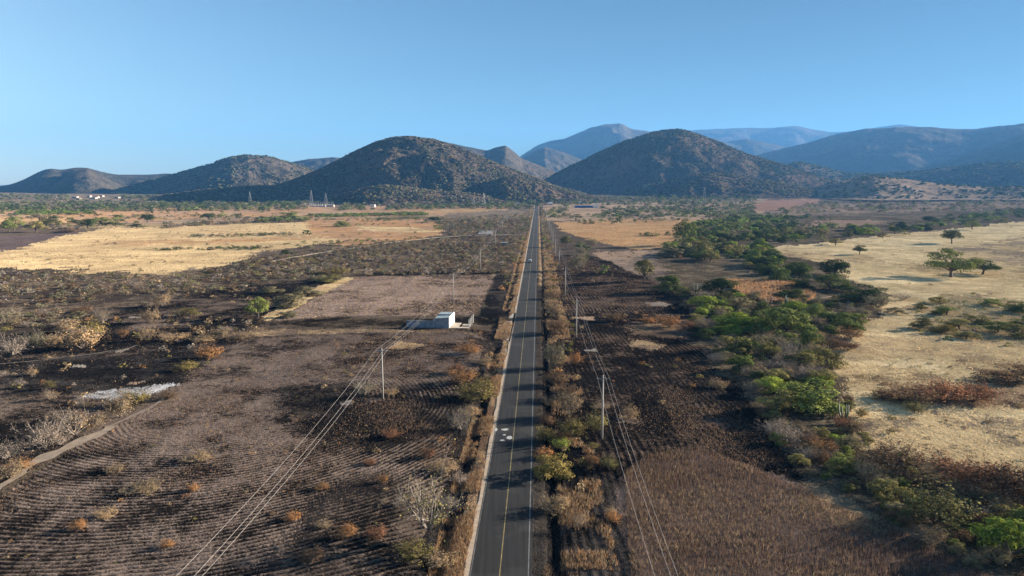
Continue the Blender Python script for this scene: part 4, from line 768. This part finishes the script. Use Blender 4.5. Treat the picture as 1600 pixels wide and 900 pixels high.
keepv = lambda p: p['u'] > -500 and p['u'] < 2100 and p['d'] > 30
mass('distant_woodland', [p for p in REST if p['kind'] == 'tree' and keepv(p)], LOW)
mass('dry_scrub', [p for p in REST if p['kind'] == 'shrub' and keepv(p)], LOWD)
# scrub on the hills
import bmesh
bm = bmesh.new(); bmesh.ops.create_icosphere(bm, subdivisions=1, radius=.5)
ICO = np.array([v.co for v in bm.verts]); ICO[:, 2] = ICO[:, 2]*.9+.35; ICOF = np.array([[v.index for v in f.verts] for f in bm.faces]).ravel(); bm.free()
parts = []
def hill_scrub(key, n, w, cols, seed):
    X, Y, z, s, hh = HG[key]; r = np.random.default_rng(seed)
    nr, nc = X.shape; wt = (np.broadcast_to((s > -.02) & (s < 1.04), X.shape) & (hh > 8)); ii = np.nonzero(wt.ravel())[0]; q = r.choice(ii, n)
    jx = r.uniform(-4, 4, n); P = np.stack([X.ravel()[q]+jx, Y.ravel()[q], z.ravel()[q]-.6, w*r.uniform(.5, 1.5, n)**1.3, w*.62*r.uniform(.6, 1.5, n), r.uniform(0, 6.28, n)], 1)
    m = fbm(P[:, 0], P[:, 1], 70, 4, seed) > -.1+.35*(r.random(n)-.5)
    P = P[m]; T = np.array([COL[c] for c in cols])[r.integers(0, len(cols), len(P))]*.72*r.uniform(.5, 1.35, (len(P), 1))
    for k in range(3):
        Vk = ICO*(1+.35*(np.random.default_rng(k).random((len(ICO), 1))-.5)); qk = P[k::3]
        if len(qk): parts.append(merge('', Vk, ICOF, np.full(len(ICOF)//3, 3), qk, T[k::3], np.random.default_rng(k).random(len(ICO)), None))
HC1 = ['brown', 'greyolive', 'olive', 'brown', 'grey', 'olive', 'dark']
hill_scrub('H1', 14000, 6.5, HC1, 51); hill_scrub('H1', 9000, 3.6, HC1, 151); hill_scrub('H2', 8000, 4, ['olive', 'dark', 'greyolive', 'brown'], 155); hill_scrub('H1f', 4200, 6, HC1, 52); hill_scrub('H1g', 4200, 5.5, HC1, 53); hill_scrub('L3', 4500, 8, HC1, 54)
hill_scrub('H2', 9000, 7, ['olive', 'dark', 'greyolive', 'mid', 'brown'], 55); hill_scrub('H2f', 5200, 7.5, HC1, 56); hill_scrub('H8', 1300, 9, ['olive', 'dark', 'mid', 'greyolive'], 57); hill_scrub('H7', 5000, 12, ['olive', 'dark', 'mid', 'greyolive'], 58)
hill_scrub('L2', 3500, 9, ['olive', 'dark', 'greyolive'], 59)
join_stuff('hillside_scrub', parts, LMT)

# ------------------------------------------------------------------ dry grass, weeds, stubble
def blades(name, polys, n, hr, wd, cols, per=3, lean=.35, seed=0, maxd=600, clus=None, avoid=True):
    r = np.random.default_rng(seed); XS, YS = [], []
    for P, k in polys:
        A = np.array(P); got = 0
        for _ in range(40):
            xs = r.uniform(A[:, 0].min(), A[:, 0].max(), 40000); ys = r.uniform(A[:, 1].min(), A[:, 1].max(), 40000)
            d = np.hypot(xs, ys); m = pip(xs, ys, P) & (d < maxd) & (r.random(len(xs)) < np.clip((110/np.maximum(d, 1))**1.3, 0, 1))
            if clus: m &= fbm(xs, ys, clus[0], 3, clus[2]) > clus[1]+.25*(r.random(len(xs))-.5)
            o_ = road_off(xs, ys); m &= (o_ < RL-.5) | (o_ > RR+1.3)
            XS.append(xs[m][:k-got]); YS.append(ys[m][:k-got]); got += min(k-got, m.sum())
            if got >= k: break
    x = np.concatenate(XS); y = np.concatenate(YS); z = gz(x, y)-.05; n = len(x)
    sc = np.clip(np.hypot(x, y)/120, .8, 2.2)
    T = np.array([COL2[c] for c in cols])[r.integers(0, len(cols), n)]*r.uniform(.7, 1.25, (n, 1)); V = []; TT = []; LV_ = []
    for k in range(per):
        t = r.uniform(0, 6.28, n); h = r.uniform(hr[0], hr[1], n); ww = wd*sc*r.uniform(.6, 1.4, n); l = lean*h*r.uniform(.2, 1, n)
        bx = x+np.cos(t)*ww*.8; by_ = y+np.sin(t)*ww*.8; a2 = r.uniform(0, 6.28, n)
        V.append(np.stack([np.stack([bx-np.cos(a2)*ww, by_-np.sin(a2)*ww, z], 1), np.stack([bx+np.cos(a2)*ww, by_+np.sin(a2)*ww, z], 1), np.stack([bx+np.cos(t)*l, by_+np.sin(t)*l, z+h], 1)], 1).reshape(-1, 3))
        TT.append(np.repeat(T, 3, 0)); LV_.append(np.repeat(r.random(n), 3))
    V = np.concatenate(V); T = np.concatenate(TT); nt_ = len(V)//3
    return V, np.arange(nt_*3), np.full(nt_, 3), np.concatenate([T, np.ones((len(T), 1))], 1), np.concatenate(LV_)
COL2 = {'straw': (.58, .46, .27), 'straw2': (.44, .33, .19), 'pale': (.62, .52, .36), 'tan': (.33, .24, .155), 'brown': (.17, .12, .085), 'rust': (.25, .15, .09), 'orange': (.46, .25, .11), 'dark': (.07, .058, .045), 'grn': (.16, .17, .06), 'purple': (.16, .115, .10), 'orange2': (.5, .3, .15)}
join_stuff('straw_grass', [blades('', [(ZW['strawR'], 120000)], 0, (.2, .5), .035, ['straw', 'straw2', 'straw', 'straw', 'tan'], 3, .6, 61, 480),
                           blades('', [(ZW['strawL'], 12000), (ZW['orangeR'], 12000)], 0, (.25, .6), .09, ['straw2', 'straw', 'straw', 'tan'], 2, .5, 62, 1200)], LMG)
join_stuff('tall_dry_weeds', [blades('', [(ZW['weedR'], 62000)], 0, (.35, .95), .020, ['brown', 'purple', 'purple', 'rust', 'brown', 'dark'], 2, .15, 63, 400),
                              blades('', [(ZW['weedR'], 4000)], 0, (.4, .8), .03, ['straw2', 'tan'], 3, .6, 64, 400, (9, .15, 3)),
                              blades('', [(ZW['rustR'], 9000)], 0, (1.2, 2.4), .10, ['rust', 'orange', 'tan'], 2, .2, 65, 600)], LMG)
burn = [(ZW['burnL'], 12000), (ZW['midL'], 22000), (ZW['furrL'], 30000), (ZW['burnR'], 16000), (ZW['burnR3'], 7000), (ZW['burnR2'], 5000), (ZW['scrubL'], 9000), (ZW['beltR'], 16000)]
join_stuff('burnt_stubble_and_tufts', [blades('', [(p, int(k*.45)) for p, k in burn], 0, (.06, .24), .06, ['brown', 'dark', 'purple', 'dark', 'purple'], 2, .8, 66, 460),
                                      blades('', [(p, int(k*.4)) for p, k in burn], 0, (.12, .38), .032, ['tan', 'rust', 'brown', 'brown', 'purple'], 3, .7, 67, 460, (20, .08, 4))], LMG)
vp = [[at_road(60, RL-5), at_road(60, RL-.6), at_road(700, RL-.6), at_road(700, RL-6)], [at_road(80, RR+4), at_road(80, RR+11), at_road(700, RR+11), at_road(700, RR+3)]]
join_stuff('verge_grass', [blades('', [(vp[0], 26000), (vp[1], 12000)], 0, (.25, .8), .034, ['tan', 'orange', 'tan', 'straw2', 'rust', 'brown', 'brown'], 3, .5, 68, 700, (6, .08, 5))], LMG)
ZW['sq'] = ZW['fieldS']
join_stuff('field_stubble', [blades('', [(ZW['sq'], 9000)], 0, (.1, .3), .14, ['straw2', 'tan', 'purple', 'tan'], 2, .8, 69, 900)], LMG)

# ------------------------------------------------------------------ utility poles and wires
CONC = simple('pole_concrete', (.36, .34, .32), .8, .2, 1.5); STEEL = simple('galvanised_steel', (.30, .31, .32), .5, .25, 2, .4); CER = simple('insulator_glaze', (.30, .16, .10), .3); WIREM = simple('wire_aluminium', (.42, .38, .35), .45, .1, 1, .5)
def pole(x, y, h, lab, grp, arm=1.15, yaw=0.0, parts=True, double=False):
    z = float(gz(x, y)); o = empty('utility_pole', (x, y, z-.15), -math.atan(RD[0]/RD[1])+yaw)
    tag(o, lab, 'utility pole', grp)
    MB().tube([(0, 0, 0), (0, 0, h*.5), (0, 0, h+.15)], [.20, .16, .12], 8).build('pole_shaft', CONC, o, True)
    cb = MB().box(-arm, -.17, h-.55, arm, -.07, h-.43)
    if double: cb.box(-arm, .07, h-.55, arm, .17, h-.43)
    cb.tube([(-.7, -.12, h-.5), (0, -.12, h-1.15)], .03, 4).tube([(.7, -.12, h-.5), (0, -.12, h-1.15)], .03, 4); cb.build('crossarm', STEEL, o)
    tops = []
    for ax_ in (-arm+.08, arm*.35, arm-.08):
        i = MB().tube([(ax_, -.12, h-.43), (ax_, -.12, h-.36), (ax_, -.12, h-.28), (ax_, -.12, h-.2)], [.05, .09, .06, .03], 7); i.build('insulator', CER, o)
        c, s_ = math.cos(o.rotation_euler.z), math.sin(o.rotation_euler.z); tops.append((x+c*ax_+s_*.12, y+s_*ax_-c*.12, z-.15+h-.19))
    return tops
def span(a, b, sag, n=14): return [(a[0]+(b[0]-a[0])*k/n, a[1]+(b[1]-a[1])*k/n, a[2]+(b[2]-a[2])*k/n-4*sag*(k/n)*(1-k/n)) for k in range(n+1)]
ORDP = ['nearest', 'second', 'third', 'fourth', 'fifth', 'sixth', 'seventh', 'eighth', 'ninth', 'tenth', 'eleventh', 'twelfth', 'thirteenth', 'fourteenth']
def line(pts, hs, side, grp, sags, wn, rad=.014):
    tops = []
    for i, ((x, y), h) in enumerate(zip(pts, hs)):
        j = i-1; lab = 'concrete power pole out of frame behind the camera, %s of the road' % side if j < 0 else '%s concrete power pole counted from the camera along the %s roadside line' % (ORDP[j], side)
        tops.append(pole(x, y, h, lab, grp, 1.15 if side == 'right' else 1.3, double=(side == 'left' and j == 0)))
    for w_ in range(3):
        path = []
        for i in range(len(tops)-1):
            sp = span(tops[i][w_], tops[i+1][w_], sags); path += sp if not path else sp[1:]
        tag(MB().tube(path, rad, 4).build('power_line_wire', WIREM), '%s wire strung on the %s roadside power poles' % (('left-hand', 'middle', 'right-hand')[w_], side), 'wire', 'wires of the %s power line' % side)
RPTS = [(16.5+(124+89*k-124)*.0372, 124+89*k) for k in range(-1, 13)]
line(RPTS, [12.0]*len(RPTS), 'right', 'power poles right of the road', 1.3, 3)
line([(-31.5, 25), (-28, 148), (-23.4, 279), (-18, 400), (-13.8, 582), (-10.6, 777), (-6.5, 960), (1.5, 1240)], [11.5, 11.3, 11.8, 11.4, 11, 11, 11, 11], 'left', 'power poles left of the road', 2.4, 3, .02)

# ------------------------------------------------------------------ white shed with its yard wall, slab and posts
FARW = simple('far_pale_wall', (.42, .39, .35), .9)
WHITE = simple('whitewashed_wall', (.74, .71, .66), .85, .15, .8); GREYW = simple('grey_block_wall', (.36, .38, .44), .9, .4, .9); ROOFM = simple('grey_roof_sheet', (.30, .36, .38), .6, .3, 1.2); DARK = simple('dark_opening', (.02, .02, .022), .6); SLAB = simple('worn_concrete', (.46, .40, .33), .9, .35, .6)
sx, sy = unproj(702, 514.5); sx, sy = float(sx[0]), float(sy[0]); sz_ = float(gz(sx, sy)); RZ_ = -R(5)
sh = tag(empty('roadside_shed', (sx, sy, sz_-.1), RZ_), 'small white flat-roofed shed with grey front beside the stubble field', 'shed')
m = MB(); m.box(-4.6, .0, 0, -.22, .2, 3.3); m.build('front_wall', GREYW, sh)
m = MB(); m.box(-.2, 0, 0, 0, 10.6, 3.75); m.box(-4.6, 10.4, 0, -.22, 10.6, 3.5); m.box(-4.6, .22, 0, -4.4, 10.38, 3.3); m.build('wall', WHITE, sh)
m = MB(); m.add([(-4.75, -.25, 3.32), (-.22, -.25, 3.55), (-.22, 4.6, 3.60), (-4.75, 4.6, 3.40), (-4.75, -.25, 3.42), (-.22, -.25, 3.65), (-.22, 4.6, 3.70), (-4.75, 4.6, 3.50)], [(3, 2, 1, 0), (4, 5, 6, 7), (0, 1, 5, 4), (1, 2, 6, 5), (2, 3, 7, 6), (3, 0, 4, 7)])
m.box(-4.65, 4.7, 3.52, -.22, 10.65, 3.66); m.box(-4.65, 4.55, 3.4, -.22, 4.69, 3.95); m.build('roof', ROOFM, sh)
m = MB(); m.box(-.004, 2.2, .1, .03, 3.1, 2.15); m.build('door', DARK, sh)
m = MB(); m.box(-.004, 6.2, 1.1, .02, 7.2, 2.0); m.build('window', DARK, sh)
m = MB(); m.box(-5.3, .1, 2.6, -4.62, .5, 2.95); m.build('water_spout', WHITE, sh)
yw = tag(empty('yard_wall', (sx, sy, sz_-.1), RZ_), 'low grey block wall running from the white shed towards the burnt field', 'wall')
m = MB(); m.box(-14.3, .05, 0, -4.62, .2, 2.5); m.build('wall_panel', GREYW, yw)
m = MB()
for k in range(4): m.box(-14.35+k*3.2, -.02, 0, -14.1+k*3.2, .04, 2.65)
m.build('wall_pier', simple('pier_block', (.26, .25, .26), .9), yw); m = MB(); m.box(-14.3, .02, 2.505, -4.62, .23, 2.58); m.build('coping', SLAB, yw)
sb = tag(MB().box(.02, .1, 0, 6.1, 2.4, .22).box(.02, 2.42, 0, 2.6, 9.0, .20).box(3.6, 4.0, 0, 6.2, 6.4, .35).build('concrete_slab', SLAB), 'broken pale concrete floor slab beside the white shed', 'slab'); sb.location = (sx, sy, sz_-.06); sb.rotation_euler.z = RZ_
for i, (q, h) in enumerate(((0.2, 2.9), (3.4, 2.9), (6.8, 2.9), (10.2, 2.9))):
    p = tag(MB().box(-.12, -.12, 0, .12, .12, h).box(-.16, -.16, h+.002, .16, .16, h+.08).build('white_post', WHITE), '%s white square concrete post right of the white shed' % ('front', 'second', 'third', 'rear')[i], 'post', 'white posts beside the shed')
    c, s_ = math.cos(RZ_), math.sin(RZ_); px_, py_ = 6.45+.0*q, q; p.location = (sx+c*px_-s_*py_, sy+s_*px_+c*py_, sz_-.05); p.rotation_euler.z = RZ_
# ------------------------------------------------------------------ car
CARW = simple('white_car_paint', (.80, .80, .80), .25, .05); GLASS = simple('car_glass', (.02, .025, .03), .08); RUB = simple('tyre_rubber', (.02, .02, .02), .9); TL = simple('tail_light_red', (.45, .02, .02), .3); PLA = simple('black_plastic', (.03, .03, .03), .6); RIM = simple('wheel_alloy', (.5, .5, .52), .3, .1, 2, .7)
def car(u, v, lab, name='parked_car', col=CARW):
    x, y = unproj(u, v); x, y = float(x[0]), float(y[0]); o = empty(name, (x, y+2, float(base_z(x, y))+.108), -math.atan(RD[0]/RD[1])); tag(o, lab, 'car')
    prof = [(-2.2, .45), (-2.22, .85), (-2.1, 1.0), (-1.95, 1.05), (-1.6, 1.62), (-1.35, 1.70), (.2, 1.70), (.95, 1.12), (1.9, .98), (2.2, .80), (2.22, .45), (1.85, .32), (-1.9, .32)]
    vs = []; n = len(prof)
    for k, wv in enumerate((-.88, -.80, .80, .88)):
        for (a, b) in prof:
            ww = wv if b < 1.06 else wv*.82; ins = 0 if abs(wv) < .85 else (.06 if b > .5 else .02)
            vs.append((ww, a*(1-ins*.3), b-(ins if b > 1.2 else 0)))
    fs = [tuple(range(n)), tuple(range(3*n, 4*n))[::-1]]
    for k in range(3):
        for i in range(n): fs.append((k*n+i, k*n+(i+1) % n, (k+1)*n+(i+1) % n, (k+1)*n+i)[::-1])
    MB().add(vs, fs).build('body', col, o)
    g = MB(); g.add([(-.60, -1.99, 1.10), (.60, -1.99, 1.10), (.56, -1.72, 1.55), (-.56, -1.72, 1.55)], [(0, 1, 2, 3)]); g.build('rear_window', GLASS, o)
    g = MB(); g.add([(-.62, 1.01, 1.13), (.62, 1.01, 1.13), (.58, .32, 1.66), (-.58, .32, 1.66)], [(3, 2, 1, 0)]); g.build('windscreen', GLASS, o)
    for s_ in (-1, 1):
        g = MB(); g.add([(s_*.79, -1.5, 1.08), (s_*.79, .75, 1.08), (s_*.735, .15, 1.58), (s_*.735, -1.4, 1.58)], [(0, 1, 2, 3) if s_ > 0 else (3, 2, 1, 0)]); g.build('side_window', GLASS, o)
        MB().box(s_*.78-.09, -2.245, .85, s_*.78+.09, -2.12, 1.12).build('tail_light', TL, o)
        MB().box(s_*.98-.08, .55, 1.05, s_*.98+.08, .68, 1.2).build('wing_mirror', col, o)
        for yy in (-1.35, 1.4):
            wv = MB(); wv.tube([(s_*.70, yy, .33), (s_*.90, yy, .33)], .33, 14); w_ = wv.build('wheel', RUB, o, False); MB().tube([(s_*.895, yy, .33), (s_*.91, yy, .33)], .2, 10).build('rim', RIM, w_)
    MB().box(-.84, -2.30, .38, .84, -2.2, .62).build('rear_bumper', PLA, o); MB().box(-.26, -2.262, .78, .26, -2.225, .90).build('number_plate', simple('plate_white', (.6, .6, .6), .5), o)
car(828.5, 411, 'white hatchback car driving away along the road, seen from behind', 'white_car')
car(835.0, 331.5, 'tiny pale car far down the road near the hills', 'distant_car', simple('silver_car_paint', (.6, .62, .63), .3))
car(834.5, 326.5, 'tiny dark car furthest down the road before the trees', 'distant_car', simple('dark_car_paint', (.07, .08, .1), .3))

# ------------------------------------------------------------------ houses, sheds and works in the distance
WIN = simple('window_glass_dark', (.03, .035, .04), .2); BLUE = simple('blue_painted_wall', (.04, .12, .33), .7, .3, .6); TILE = simple('terracotta_roof', (.34, .17, .11), .8, .3, 1); CRM = simple('cream_wall', (.62, .56, .46), .85, .2, .5); BROWNW = simple('bare_block_wall', (.34, .27, .22), .9, .3, .6)
def house(u, v, w_, d_, h, wall, roof, lab, gable=False, name='house', nwin=2, ry=0.0, grp=None, z=None):
    x, y = unproj(u, v); x, y = float(x[0]), float(y[0]); o = tag(empty(name, (x, y, (float(gz(x, y)) if z is None else z)-.4), ry), lab, name.replace('_', ' '), grp)
    hh = h+.4; MB().box(-w_/2, 0, 0, w_/2, d_, hh).build('wall', wall, o)
    if gable: MB().add([(-w_/2-.4, -.5, hh), (w_/2+.4, -.5, hh), (w_/2+.4, d_+.5, hh), (-w_/2-.4, d_+.5, hh), (-w_/2-.4, d_/2, hh+h*.45), (w_/2+.4, d_/2, hh+h*.45)], [(0, 1, 5, 4), (2, 3, 4, 5), (0, 4, 3), (1, 2, 5), (3, 2, 1, 0)]).build('roof', roof, o)
    else: MB().box(-w_/2-.25, -.25, hh+.003, w_/2+.25, d_+.25, hh+.35).build('roof', roof, o)
    MB().box(-.5-w_*.12, -.06, .4, .5-w_*.12, -.004, 2.6).build('door', DARK, o)
    for k in range(nwin):
        xx = -w_/2+w_*(k+.6)/(nwin+.2); MB().box(xx-.6+w_*.06, -.05, 1.5, xx+.6+w_*.06, -.004, 2.6).build('window', WIN, o)
    return o
house(917, 325, 50, 12, 4.2, BLUE, simple('blue_roof', (.10, .16, .30), .7), 'long low blue building with white end wall right of the road', name='building', nwin=5)
house(931.5, 325.3, 10, 12, 8.5, WHITE, WHITE, 'white end block of the long blue building', name='building', nwin=1)
house(908, 317, 9, 8, 4.5, WHITE, WHITE, 'small white box house behind the long blue building', nwin=1)
house(860, 320.5, 10, 7, 4, GREYW, WHITE, 'small grey house with pale gabled roof right of the road end', True)
house(852, 321, 9, 7, 3.4, BROWNW, TILE, 'brown shed beside the grey gabled house near the road end', name='shed')
house(809.5, 319, 7, 5, 4.2, WHITE, WHITE, 'small bright white box building left of the road end', name='building', nwin=1)
house(767, 316, 4, 4, 3.5, WHITE, WHITE, 'tiny white hut beside the steel pylon under the hill', name='hut', nwin=0)
house(788, 385.5, 4.2, 4.5, 2.6, simple('weathered_grey_wall', (.24, .24, .25), .9), ROOFM, 'small grey roadside hut in the scrub left of the road', name='hut', nwin=1)
tr_ = unproj([746, 769, 771, 750], [366.5, 366.5, 361, 361]); tag(MB().add([(a, b, float(gz(a, b))+.5) for a, b in zip(*tr_)]+[(a, b, float(gz(a, b))-.4) for a, b in zip(*tr_)], [(0, 1, 2, 3), (0, 4, 5, 1), (1, 5, 6, 2), (2, 6, 7, 3), (3, 7, 4, 0)]).build('concrete_tank', simple('grey_tank_cover', (.16, .155, .165), .9, .2, .2)), 'flat grey concrete tank cover in the scrub left of the road', 'tank')
for i, (u, v, w_, lab) in enumerate(((597, 317.5, 16, 'white two-room house among green trees left of the pylon'), (588, 316, 9, 'small white house beside the larger white house in the trees'), (582, 324, 10, 'low pale shed half hidden by green trees'))):
    house(u, v, w_, 9, 5, WHITE, CRM if i else WHITE, lab, name='house')
for i, (u, v, w_) in enumerate(((1296, 306.5, 22), (1313, 306, 14), (1338, 304.5, 40), (1389, 305.5, 14), (1398, 305, 12), (1408, 307, 18), (1240, 308.5, 30), (1232, 308.5, 12), (1420, 308, 16))):
    house(u, v, w_, 10, 4.5 if w_ < 30 else 3, WHITE if i % 3 else CRM, (TILE, ROOFM, WHITE)[i % 3], '%s of the low white ranch buildings below the terraced hill, counting left to right' % ('second', 'fourth', 'fifth', 'sixth', 'seventh', 'eighth', 'first', 'leftmost', 'rightmost')[i] if i not in (6, 7, 8) else ('long white shed left of the ranch by the reddish field', 'small white hut at the far left of the ranch', 'last pale house at the right of the ranch')[i-6], i % 2 == 0, grp='ranch buildings')
for i, (u, v, w_, h) in enumerate(((116, 309, 14, 5), (121, 311, 9, 4), (144, 310, 18, 4), (138, 307.5, 9, 5), (158, 307, 8, 4), (150, 308.5, 9, 4), (182, 309.5, 11, 4))):
    house(u, v, w_, 12, h, FARW, (FARW, TILE)[i % 2], '%s house of the far village under the left hills, %s' % (('large white', 'low cream', 'long white', 'tall cream', 'small white', 'plain cream', 'separate white')[i], ('left end', 'at its lower left', 'centre front', 'on the slope', 'highest up', 'behind the front row', 'right end')[i]), i % 2 == 1, grp='village houses')
# substation and pylons
def pylon(u, v, h, lab, name='lattice_pylon', bw=3.2, arms=3, grp='steel pylons'):
    x, y = unproj(u, v); x, y = float(x[0]), float(y[0]); o = tag(empty(name, (x, y, float(gz(x, y))-.5), random.uniform(-.3, .3)), lab, 'pylon', grp)
    t = .15; m = MB(); W = lambda z: bw*(1-z/h)**.9+.45
    for a, b in ((-1, -1), (1, -1), (1, 1), (-1, 1)): m.tube([(a*W(0), b*W(0), 0), (a*W(h*.6), b*W(h*.6), h*.6), (a*.4, b*.4, h)], t, 4)
    m.build('lattice_leg', STEEL, o); m = MB(); z = 0
    while z < h*.92:
        z2 = z+max(1.8, W(z)*1.5); a, b = W(z), W(min(z2, h))
        for s_ in (-1, 1): m.tube([(-a, s_*a, z), (b, s_*b, min(z2, h))], t*.5, 3); m.tube([(a, s_*a, z), (-b, s_*b, min(z2, h))], t*.5, 3); m.tube([(s_*a, -a, z), (s_*b, b, min(z2, h))], t*.5, 3)
        z = z2
    m.build('bracing', STEEL, o)
    for k in range(arms):
        zz = h*(.72+.12*k); MB().tube([(-h*.12, 0, zz), (0, 0, zz+.6), (h*.12, 0, zz)], t*.9, 4).tube([(-h*.12, 0, zz), (h*.12, 0, zz)], t*.7, 4).build('crossarm', STEEL, o)
for a in ((487, 323, 36, 'lattice pylon at the left end of the substation'), (509.5, 321, 28, 'slim lattice pylon in the middle of the substation'), (756, 321, 30, 'lattice pylon left of the road below the big hill'), (1100, 321, 42, 'lone lattice pylon right of the road below the right-hand hill'), (391, 317, 30, 'lattice pylon left of the substation against the dark slope'), (740, 321, 18, 'short lattice pylon just left of the roadside pylon')): pylon(*a)
pylon(519.5, 308, 62, 'very tall thin radio mast behind the substation', 'radio_mast', .6, 0, None)
x, y = unproj(501, 323.5); ss = tag(empty('substation', (float(x[0]), float(y[0]), float(gz(x[0], y[0]))-.3), 0), 'pale fenced electrical substation with steel gantries left of the road', 'substation')
m = MB()
for k in range(7):
    for q in (0, 14): m.tube([(-24+k*8, q, 0), (-24+k*8, q, 11)], .3, 4)
for q in (0, 14): m.box(-24, q-.25, 10.6, 24, q+.25, 11.1)
m.build('gantry', STEEL, ss); MB().box(-22, -6, 0, 12, -5.7, 2.0).build('perimeter_wall', FARW, ss); MB().box(14, -6, 0, 30, 3, 4.5).build('control_house', FARW, ss)
for k in range(4): MB().box(-18+k*8, 4, 0, -14+k*8, 8, 4, tx=.3, ty=.3).build('transformer', simple('transformer_grey', (.5, .5, .48), .6), ss)

# ------------------------------------------------------------------ cacti
CAC = simple('cactus_skin', (.11, .14, .075), .7, .3, 4)
def cactus(u, v, hpx, lab, n, spread, col=CAC, seed=0):
    x, y = unproj(u, v); x, y = float(x[0]), float(y[0]); d = math.hypot(x, y); h = hpx*d/F; r = random.Random(seed); z = float(gz(x, y))
    o = tag(empty('columnar_cactus', (x, y, z-.05), 0), lab, 'cactus', 'columnar cacti in the green belt'); th = max(.09, h*.035)
    MB().tube([(0, 0, 0), (0, 0, h*.22)], [th*1.8, th*1.5], 8).build('trunk', CAC, o)
    for k in range(n):
        a = 2*math.pi*k/n+r.uniform(-.3, .3); e = spread*h*r.uniform(.4, 1)*.5; hh = h*r.uniform(.75, 1)
        MB().tube([(0, 0, h*.18), (math.cos(a)*e*.7, math.sin(a)*e*.7, h*.32), (math.cos(a)*e, math.sin(a)*e, h*.5), (math.cos(a)*e*1.1, math.sin(a)*e*1.1, hh)], [th, th*1.1, th*1.1, th*.5], 8).build('arm', col, o, True)
cactus(1087, 458, 18, 'branching candelabra cactus between the two dark round trees', 13, .8, simple('cactus_skin_pale', (.16, .17, .11), .7, .3, 4), 1)
cactus(1228, 481, 22, 'taller columnar cactus standing in front of the rusty grass', 4, .25, CAC, 2)
cactus(1233, 482, 16, 'shorter columnar cactus right beside the taller one', 3, .25, CAC, 3)
cactus(1318, 664, 34, 'clump of tall ribbed cactus below the big spreading tree', 7, .6, CAC, 4)
cactus(1207, 510, 16, 'thin cactus poking out of the middle of the green belt', 5, .5, CAC, 5)
